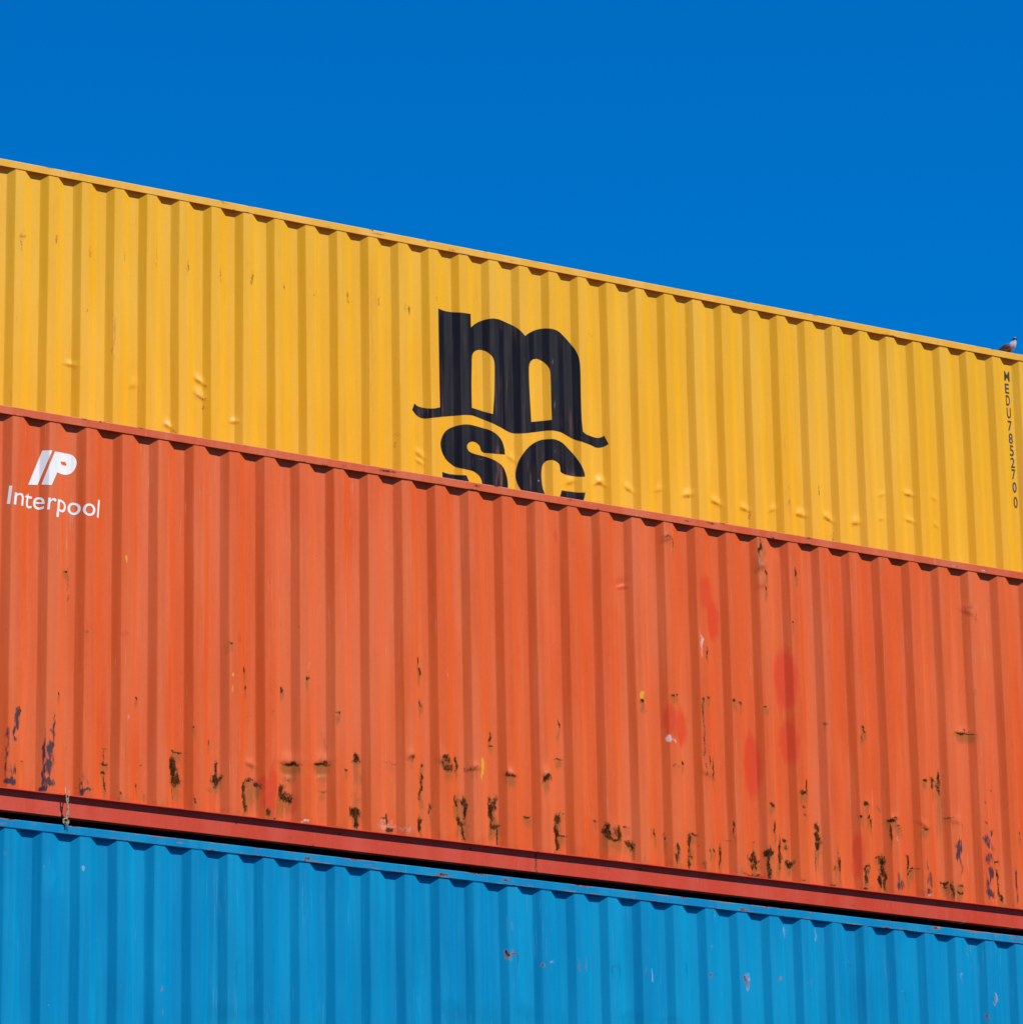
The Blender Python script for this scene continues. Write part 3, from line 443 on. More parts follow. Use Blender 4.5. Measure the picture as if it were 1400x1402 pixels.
def trap(u):
    u = np.mod(u, P)
    return np.where(u < FLT, 0, np.where(u < FLT+SLP, DEP*(u-FLT)/SLP,
           np.where(u < 2*FLT+SLP, DEP, DEP*(1-(u-2*FLT-SLP)/SLP))))

class Wall:
    """one corrugated side; depth(X, Z) is its exact surface, shared with the lettering painted on it"""
    def __init__(s, y, phase, marks, seed, runs=0.0):
        s.y, s.ph, s.runs = y, phase, runs
        s.dents = [m for m in marks if m[0] == 'D']; s.marks = [m for m in marks if m[0] != 'D']
        rng = np.random.default_rng(seed)
        s.tab = rng.normal(0, 1, (64, 40))
    def depth(s, X, Z):
        X = np.asarray(X, float); Z = np.asarray(Z, float)
        ub = X/.55+7; vb = Z/.8; ib = np.floor(ub).astype(int); jb = np.floor(vb).astype(int); fu = ub-ib; fv = vb-jb
        fu = fu*fu*(3-2*fu); fv = fv*fv*(3-2*fv); T = s.tab
        bow = .0016*((T[ib % 64, jb % 40]*(1-fu)+T[(ib+1) % 64, jb % 40]*fu)*(1-fv)+(T[ib % 64, (jb+1) % 40]*(1-fu)+T[(ib+1) % 64, (jb+1) % 40]*fu)*fv)
        y = s.y + sum(trap(X-s.ph+bow+o) for o in (-.003, 0, .003))/3
        # gentle waviness of each sheet bay
        u = (X-s.ph)/P*2 + 20; v = Z/.42
        i = np.floor(u).astype(int); j = np.floor(v).astype(int); fu = u-i; fv = v-j
        fu = fu*fu*(3-2*fu); fv = fv*fv*(3-2*fv)
        t = s.tab; g = lambda a, b: t[a % 64, b % 40]
        y = y + .0016*((g(i, j)*(1-fu)+g(i+1, j)*fu)*(1-fv)+(g(i, j+1)*(1-fu)+g(i+1, j+1)*fu)*fv)
        for _, x, z, rx, rz, st in s.dents:
            dx = (X-x)/(rx*.95); dz = Z-z+(X-x)*.45*math.sin(x*97.0)
            e = np.where(dz > 0, dz/(rz*1.7), dz/(rz*.5))
            y = y - .0105*st*np.exp(-dx*dx-e*e)
        return y
    def warp(s, X, Z, k):
        out = 0
        for sc, am in ((.045, .8), (.019, .55)):
            u = X/sc+k; v = Z/(sc*1.4)+k*3; i = np.floor(u).astype(int); j = np.floor(v).astype(int); fu = u-i; fv = v-j
            fu = fu*fu*(3-2*fu); fv = fv*fv*(3-2*fv); t = s.tab; g = lambda a, b: t[(a*7+b*3) % 64, (b*5+a*11) % 40]
            out = out + am*((g(i, j)*(1-fu)+g(i+1, j)*fu)*(1-fv)+(g(i, j+1)*(1-fu)+g(i+1, j+1)*fu)*fv)
        return out
    def panel(s, xs, zs, org, name):
        XX, ZZ = np.meshgrid(xs, zs)
        Y = s.depth(XX, ZZ)
        V = np.stack([XX-org[0], Y-org[1], ZZ-org[2]], -1).reshape(-1, 3)
        me = mesh_np(name, V, grid_quads(len(zs), len(xs)))
        A = np.zeros((2, len(zs), len(xs), 4), np.float32)
        for t, x, z, rx, rz, st in s.marks:
            a, b = np.searchsorted(xs, (x-2.2*rx-.02, x+2.2*rx+.02)); c, d = np.searchsorted(zs, (z-3*rz-.12, z+2.2*rz+.03))
            if a >= b or c >= d: continue
            WX = xs[None, a:b] + s.warp(xs[None, a:b], zs[c:d, None], 0)*min(.6*rx+.002, .012)*(.35 if t == 'p' else 1)
            WZ = zs[c:d, None] + s.warp(xs[None, a:b], zs[c:d, None], 17)*min(.6*rz+.002, .018)*(.35 if t == 'p' else 1)
            kk = .95 if t == 'r' else 1.0
            q = np.sqrt(((WX-x)/(rx*kk+.001))**2 + ((WZ-z)/(rz*kk+.001))**2)
            if t in 'rny': m = np.clip(1.42-.86*q, 0, 1)
            elif t == 'p': m = np.clip(2.1-1.5*q, 0, 1)
            else: m = np.clip(1.35-.8*q, 0, 1)
            k, ch = CH[t]
            if t == 's':      # run-off fades downwards
                m = m*np.clip(.75+.25*(zs[c:d, None]-z)/rz, .3, 1)
            blk = A[k, c:d, a:b, ch]; np.maximum(blk, m*st, out=blk)
            if t == 'r' and s.runs:
                q = np.sqrt(((WX-x)/(rx*1.2+.008))**2 + ((zs[c:d, None]-z+rz*.6+.03)/(rz*1.5+.05))**2)
                blk = A[0, c:d, a:b, 1]; np.maximum(blk, s.runs*st*np.clip(1.25-.95*q, 0, 1), out=blk)
        if s.runs:        # splash dirt and old primer along the foot of the sheet
            n1 = s.warp(XX*.35, ZZ*.2, 5)
            A[0, :, :, 3] = np.maximum(A[0, :, :, 3], np.clip(.42-(ZZ-zs[0])/.22+.10*n1, 0, .36))
            A[0, :, :, 1] = np.maximum(A[0, :, :, 1], np.clip(.40-(ZZ-zs[0])/.30+.16*n1, 0, .38))
        for k, nm in ((0, 'marks_a'), (1, 'marks_b')):
            at = me.attributes.new(nm, 'FLOAT_COLOR', 'POINT'); at.data.foreach_set('color', A[k].ravel())
        return me

def extrude_x(poly, xs, org, name, rng=None, ticks=0, zr=None, wav=.0007, seams=()):
    """closed (y, z) section swept along x, with rust ticks as attributes"""
    poly = np.array(poly, float); n = len(poly); m = len(xs)
    V = np.zeros((m, n, 3)); V[:, :, 0] = xs[:, None]-org[0]; V[:, :, 1] = poly[None, :, 0]-org[1]; V[:, :, 2] = poly[None, :, 1]-org[2]
    A = np.zeros((m, n, 4), np.float32); B = np.zeros((m, n, 4), np.float32)
    if rng is not None:
        ph = rng.uniform(0, 6.28, 6); fr = rng.uniform(.6, 6, 6)
        wv = sum(np.sin(xs*f+p)/f for f, p in zip(fr, ph))*wav
        V[:, :, 2] += wv[:, None]*.7; V[:, :, 1] += np.roll(wv, 13)[:, None]
        lo, hi = zr
        for _ in range(ticks):
            x = rng.uniform(xs[0], xs[-1]); top = rng.random() < .6
            z = (hi if top else lo) if rng.random() < .75 else rng.uniform(lo, hi)
            rx = rng.uniform(.010, .035)*(1 if rng.random() < .85 else 2.5); rz = rng.uniform(.004, .011); st = rng.uniform(.4, .95)
            q = np.sqrt(((xs[:, None]-x)/rx)**2 + ((poly[None, :, 1]-z)/rz)**2)
            ch = rng.integers(0, 2)
            A[:, :, ch] = np.maximum(A[:, :, ch], st*np.clip(1.5-.85*q, 0, 1))
            if rng.random() < .35: B[:, :, 0] = np.maximum(B[:, :, 0], .8*st*np.clip(1.4-.8*q, 0, 1))
        for x, wd, st in seams:
            A[:, :, 0] = np.maximum(A[:, :, 0], st*np.clip(1.5-.85*np.abs(xs[:, None]-x)/wd, 0, 1))
    i = np.arange(m*n).reshape(m, n); j = np.roll(i, -1, 1)
    Q = np.stack([i[:-1], j[:-1], j[1:], i[1:]], -1).reshape(-1, 4)
    me = mesh_np(name, V.reshape(-1, 3), Q)
    bm = bmesh.new(); bm.from_mesh(me); bm.verts.ensure_lookup_table()
    bm.faces.new([bm.verts[k] for k in range(n)]); bm.faces.new([bm.verts[(m-1)*n+k] for k in range(n)][::-1])
    bmesh.ops.recalc_face_normals(bm, faces=bm.faces[:]); bm.to_mesh(me); bm.free()
    for nm, D in (('marks_a', A), ('marks_b', B)):
        at = me.attributes.get(nm) or me.attributes.new(nm, 'FLOAT_COLOR', 'POINT'); at.data.foreach_set('color', D.ravel())
    return me

def round_rect(y0, y1, z0, z1, r=.006, n=3, sub=.012):
    pts = []
    for cy, cz, a0 in ((y1-r, z0+r, -90), (y1-r, z1-r, 0), (y0+r, z1-r, 90), (y0+r, z0+r, 180)):
        for k in range(n+1):
            a = math.radians(a0+90*k/n); pts.append((cy+r*math.cos(a), cz+r*math.sin(a)))
    out = []
    for i, p in enumerate(pts):
        q = pts[(i+1) % len(pts)]; L = math.dist(p, q); k = max(1, int(L/sub))
        out += [(p[0]+(q[0]-p[0])*t/k, p[1]+(q[1]-p[1])*t/k) for t in range(k)]
    return out

BEND = (0, FLT, FLT+SLP, 2*FLT+SLP, P)
LATTICE = []
for b0, b1 in zip(BEND[:-1], BEND[1:]):
    n_ = round((b1-b0-.007)/.0085)
    LATTICE += [b0-.0035, b0, b0+.0035] + [b0+.0035+(b1-b0-.007)*i/n_ for i in range(1, n_)]
def cols(x0, x1, ph, n, lo=None, hi=None):
    """column positions: n per pitch between lo and hi, six per pitch elsewhere, always on the same lattice"""
    k0 = math.floor((x0-ph)/P); k1 = math.ceil((x1-ph)/P); out = [x0]
    for k in range(k0, k1):
        xa = ph+k*P
        if lo is not None and lo <= xa <= hi: fr = LATTICE
        else: fr = [0, FLT-.008, FLT+.008, FLT+SLP-.008, FLT+SLP+.008, 2*FLT+SLP-.008, 2*FLT+SLP+.008, P-.008]
        out += [xa+f for f in fr if x0+1e-4 < xa+f < x1-1e-4]
    return np.unique(np.array(out+[x1]))

# ------------------------------------------------------------------ containers
def container(label, y0, ztop, phase, mats, marks, seed, xr=None, zr=None, group=None, seams=(), ticks=(90, 40), runs=0.0):
    """y0 = outer face of the near side, ztop = underside of the top rail (world)"""
    pm, rm, bmt = mats
    zb = ztop-TIER+Z_TOP+.006                      # where its bottom fittings stand
    org = (X0, y0, zb)
    root = bpy.data.objects.new('shipping_container', None); C.objects.link(root); root.location = org
    root.empty_display_size = .5
    tag(root, label, 'shipping container', group)
    rng = np.random.default_rng(seed)
    xa, xb = X0+.17, X0+LEN-.17
    wall = Wall(y0, phase, marks, seed, runs)
    zlo, zhi = ztop+Z_PAN, ztop+.052
    if xr:
        xs = cols(xa, xb, phase, 30, *xr)
        z1, z2 = zr
        zs = np.unique(np.round(np.concatenate([np.linspace(zlo, max(zlo, z1), 8) if z1 > zlo else [zlo],
              np.arange(max(zlo, z1), min(zhi, z2), .0095), [min(zhi, z2)], [zhi]]), 5))
    else:
        xs = cols(xa, xb, phase, 6); zs = np.linspace(zlo, zhi, 6)
    side = link('side_panel', wall.panel(xs, zs, org, 'side_panel'), pm, root, True)
    # far side, plain
    xf = cols(xa, xb, phase, 6); zf = np.linspace(zlo, zhi, 3); XX, ZZ = np.meshgrid(xf, zf)
    YY = y0+WID-sum(trap(XX-phase+o) for o in (-.003, .003))/2
    link('side_panel', mesh_np('far_side', np.stack([XX-org[0], YY-org[1], ZZ-org[2]], -1).reshape(-1, 3), grid_quads(3, len(xf), True)), pm, root, False)
    # long rails
    xq = np.arange(X0+.165, X0+LEN-.165, .02)
    # rail shaped hollow to deepen the scallops' shade: outer lip, top web, inner leg; the sheet runs up behind the lip
    zt_ = ztop+Z_TOP
    sec = [(y0-.001, ztop+.002), (y0-.002, ztop), (y0-.005, ztop), (y0-.006, ztop+.002)] + [(y0-.006, ztop+.002+.009*k) for k in range(1, 6)] + [(y0-.006, zt_-.006), (y0-.004, zt_-.0015), (y0, zt_), (y0+.05, zt_), (y0+.056, zt_-.002), (y0+.058, zt_-.008),
           (y0+.058, ztop), (y0+.054, ztop), (y0+.054, zt_-.005), (y0-.001, zt_-.005)]
    link('top_rail', extrude_x(sec, xq, org, 'top_rail', rng, ticks[0], (ztop, ztop+Z_TOP)), rm, root, False)
    sec = [(2*y0+WID-a, b) for a, b in sec][::-1]
    link('top_rail', extrude_x(sec, xq[::20], org, 'far_top_rail'), rm, root, False)
    zt, zw = ztop+Z_PAN, ztop+Z_WEB; r = RECESS
    web = [(y0+r, zt-.006-(zt-.006-zw)*k/10) for k in range(11)]
    sec = [(y0-.002, zt), (y0-.002, zt-.006)] + web + [(y0+.092, zw), (y0+.092, zw+.006), (y0+r+.006, zw+.006), (y0+r+.006, zt-.006), (y0+.092, zt-.006), (y0+.092, zt)]
    link('bottom_rail', extrude_x(sec, xq, org, 'bottom_rail', rng, ticks[1], (zw, zt-.03), .0016, seams), bmt, root, False)
    sec = [(2*y0+WID-a, b) for a, b in sec][::-1]
    link('bottom_rail', extrude_x(sec, xq[::20], org, 'far_bottom_rail'), bmt, root, False)
    # corner posts and fittings
    def local(bm): 
        for v in bm.verts: v.co -= Vector(org)
    for ex in (0, 1):
        for ey in (0, 1):
            x0, x1 = (X0+.004, X0+.160) if ex == 0 else (X0+LEN-.160, X0+LEN-.004)
            ya, yb = (y0-.001, y0+.120) if ey == 0 else (y0+WID-.120, y0+WID+.001)
            bm = bmesh.new(); bm_box(bm, x0, x1, ya, yb, zb+.118, ztop-.052, .008); local(bm)
            link('corner_post', bm_mesh(bm, 'corner_post'), rm, root, False)
            for zc0, zc1 in ((zb, zb+.118), (ztop-.052, ztop+Z_TOP+.006)):
                xA, xB = (X0, X0+.178) if ex == 0 else (X0+LEN-.178, X0+LEN)
                yA, yB = (y0-.006, y0+.156) if ey == 0 else (y0+WID-.156, y0+WID+.006)
                bm = bmesh.new(); bm_box(bm, xA, xB, yA, yB, zc0, zc1, .012)
                # oval lifting hole shown as a raised rim with a dark recess
                yf = yA if ey == 0 else yB; sg = -1 if ey == 0 else 1
                pts = [((xA+xB)/2+.030*math.cos(a), yf+sg*.002, (zc0+zc1)/2+.038*math.sin(a)) for a in [k*math.pi/8 for k in range(17)]]
                bm_tube(bm, pts, .006, 5); local(bm)
                link('corner_fitting', bm_mesh(bm, 'corner_fitting'), rm, root, False)
    # roof, floor
    xs2 = np.linspace(X0+.02, X0+LEN-.02, 240); ys2 = np.array([y0+.055, y0+.3, y0+WID-.3, y0+WID-.055])
    XX, YY = np.meshgrid(xs2, ys2)
    ZZ = ztop+Z_TOP-.010+np.where((YY > y0+.2) & (YY < y0+WID-.2), .012*np.sign(np.sin(XX*2*math.pi/.42)), -.004)
    link('roof_panel', mesh_np('roof', np.stack([XX-org[0], YY-org[1], ZZ-org[2]], -1).reshape(-1, 3), grid_quads(4, 240)), rm, root, False)
    bm = bmesh.new(); bm_box(bm, X0+.17, X0+LEN-.17, y0+.10, y0+WID-.10, zt-.028, zt-.002)
    for k in range(38):
        xc = X0+.35+k*.305; bm_box(bm, xc, xc+.05, y0+.10, y0+WID-.10, zw+.012, zt-.0285)
    local(bm); link('floor_panel', bm_mesh(bm, 'floor'), UNDER, root, False)
    # blind end: corrugated sheet between header and sill
    ye = np.arange(y0+.12, y0+WID-.12+.001, .012); ze = np.array([zb+.13, ztop-.03]); YY, ZZ = np.meshgrid(ye, ze)
    XX = X0+LEN-.03-1.2*trap(YY*1.12)
    link('end_panel', mesh_np('end', np.stack([XX-org[0], YY-org[1], ZZ-org[2]], -1).reshape(-1, 3), grid_quads(2, len(ye))), pm, root, False)
    for zc0, zc1 in ((zb+.02, zb+.135), (ztop-.035, ztop+Z_TOP-.004)):
        for xc in (X0+LEN-.11, X0+.006):
            bm = bmesh.new(); bm_box(bm, xc, xc+.104, y0+.157, y0+WID-.157, zc0, zc1, .006)
            local(bm); link('end_beam', bm_mesh(bm, 'end_beam'), rm, root, False)
    # doors at the other end
    for k in (0, 1):
        a = y0+.13+k*(WID-.26)/2+.004; b = a+(WID-.26)/2-.008
        bm = bmesh.new(); bm_box(bm, X0+.030, X0+.062, a, b, zb+.140, ztop-.040, .004)
        for h in range(5):
            zz = zb+.35+h*.47; bm_box(bm, X0+.022, X0+.029, a+.08, b-.08, zz, zz+.30, .004)
        local(bm); d = link('door', bm_mesh(bm, 'door'), pm, root, False)
        for f in (.27, .73):
            y = a+(b-a)*f; bm = bmesh.new()
            bm_tube(bm, [(X0+.004, y, zb+.09), (X0+.004, y, ztop+.01)], .017, 8)
            for zz in (zb+.25, zb+.9, zb+1.9, zb+2.5): bm_box(bm, X0-.002, X0+.029, y-.05, y+.05, zz, zz+.06, .004)
            local(bm); link('locking_bar', bm_mesh(bm, 'locking_bar'), STEEL, d, False)
            bm = bmesh.new(); bm_tube(bm, [(X0-.016, y, zb+1.15), (X0-.020, y+.2, zb+1.12), (X0-.018, y+.42, zb+1.10)], .011, 6)
            local(bm); link('handle', bm_mesh(bm, 'handle'), STEEL, d, False)
    return root, side, wall, org

# ground first
def ground():
    s = NT('ground_concrete')
    a = s.noise(.25, 5); b = s.noise(14, 5)
    c = s.mix(s.ramp(a, .35, .65), (.060, .058, .055), (.085, .082, .076)); c = s.mix(s.math('MULTIPLY', s.ramp(b, .45, .75), .5), c, (.045, .043, .041))
    s.put(s.b.inputs['Base Color'], c); s.b.inputs['Roughness'].default_value = .9
    bm = bmesh.new()
    bmesh.ops.create_grid(bm, x_segments=8, y_segments=8, size=600)
    o = link('ground', bm_mesh(bm, 'ground'), s.m); o.location.z = ZT-5*TIER+TIER+Z_TOP+.006-.0-.0
    o.location.z = ZT+Z_TOP+.006-4*TIER-.002
    tag(o, kind='structure')
ground()

XV = (X0+.25, 10.4)
orange, o_side, o_wall, o_org = container(
    'rust streaked orange shipping container between the yellow and the blue one', 0.0, ZT, 0.8399,
    (ORA, ORL, RED), MARKS['orange'], 11, XV, (ZT-2.7, ZT+.1), 'stacked shipping containers', seams=((1.245, .006, 1.1), (4.975, .005, .75), (7.3, .004, .5)), ticks=(110, 60), runs=.72)
blue, b_side, b_wall, b_org = container(
    'bright blue shipping container under the orange one at the bottom of the picture', 0.0, ZT-TIER, 1.1027,
    (BLU, BRL, BRL), MARKS['blue'], 12, XV, (ZT-4.5, ZT-2.8), 'stacked shipping containers', ticks=(230, 40))
yellow, y_side, y_wall, y_org = container(
    'yellow shipping container with big black emblem, topmost and set behind the orange one', Y_BACK, ZT+TIER, 1.9397,
    (YEL, YRL, YRL), MARKS['yellow'], 13, (1.3, 12.2), (ZT+.75, ZT+3.0), 'stacked shipping containers', ticks=(46, 40))

# ------------------------------------------------------------------ lettering painted on the corrugated sides
def flat_mesh(loops):
    cu = bpy.data.curves.new('outline', 'CURVE'); cu.dimensions = '2D'; cu.fill_mode = 'BOTH'
    for L in loops:
        sp = cu.splines.new('POLY'); sp.points.add(len(L)-1); sp.use_cyclic_u = True
        for q, (x, z) in zip(sp.points, L): q.co = (x, z, 0, 1)
    o = bpy.data.objects.new('outline', cu); C.objects.link(o)
    me = bpy.data.meshes.new_from_object(o.evaluated_get(bpy.context.evaluated_depsgraph_get()))
    bpy.data.objects.remove(o); bpy.data.curves.remove(cu)
    return me

def text_mesh(txt, xform, bold=0.0):
    cu = bpy.data.curves.new('outline', 'FONT'); cu.body = txt; cu.fill_mode = 'BOTH'; cu.resolution_u = 6; cu.offset = bold
    o = bpy.data.objects.new('outline', cu); C.objects.link(o)
    me = bpy.data.meshes.new_from_object(o.evaluated_get(bpy.context.evaluated_depsgraph_get()))
    bpy.data.objects.remove(o); bpy.data.curves.remove(cu)
    xform(me)
    return me

def on_wall(name, meshes, wall, org, mat, parent, lift=.0016, zcut=.06, fine_below=None, sz=.0095, wear=()):
    bm = bmesh.new()
    for me in meshes: bm.from_mesh(me)
    bmesh.ops.triangulate(bm, faces=bm.faces[:])
    X = [v.co.x for v in bm.verts]; Z = [v.co.y for v in bm.verts]
    def cut(co, no):
        bmesh.ops.bisect_plane(bm, geom=bm.verts[:]+bm.edges[:]+bm.faces[:], dist=1e-6, plane_co=co, plane_no=no)
    for k in range(math.floor((min(X)-wall.ph)/P)-1, math.ceil((max(X)-wall.ph)/P)+1):
        for f in LATTICE:
            if min(X) < wall.ph+k*P+f < max(X): cut((wall.ph+k*P+f, 0, 0), (1, 0, 0))
    z = min(Z)
    while z < max(Z):
        z += sz*1.01 if fine_below and z < fine_below else zcut
        cut((0, z, 0), (0, 1, 0))
    co = np.array([v.co[:] for v in bm.verts]); Y = wall.depth(co[:, 0], co[:, 1])
    for v, y in zip(bm.verts, Y): v.co = (v.co.x-org[0], y-lift-org[1], v.co.y-org[2])
    for f in bm.faces:
        f.normal_update()
        if f.normal.y > 0: f.normal_flip()
    me = bpy.data.meshes.new(name); bm.to_mesh(me); bm.free()
    if wear:
        A = np.zeros((len(co), 4), np.float32)
        for ch, x, z, rx, rz, st in wear:
            A[:, ch] = np.maximum(A[:, ch], st*np.clip(1.4-.8*np.sqrt(((co[:, 0]-x)/rx)**2+((co[:, 1]-z)/rz)**2), 0, 1))
        at = me.attributes.new('marks_a', 'FLOAT_COLOR', 'POINT'); at.data.foreach_set('color', A.ravel())
    return link(name, me, mat, parent, True)

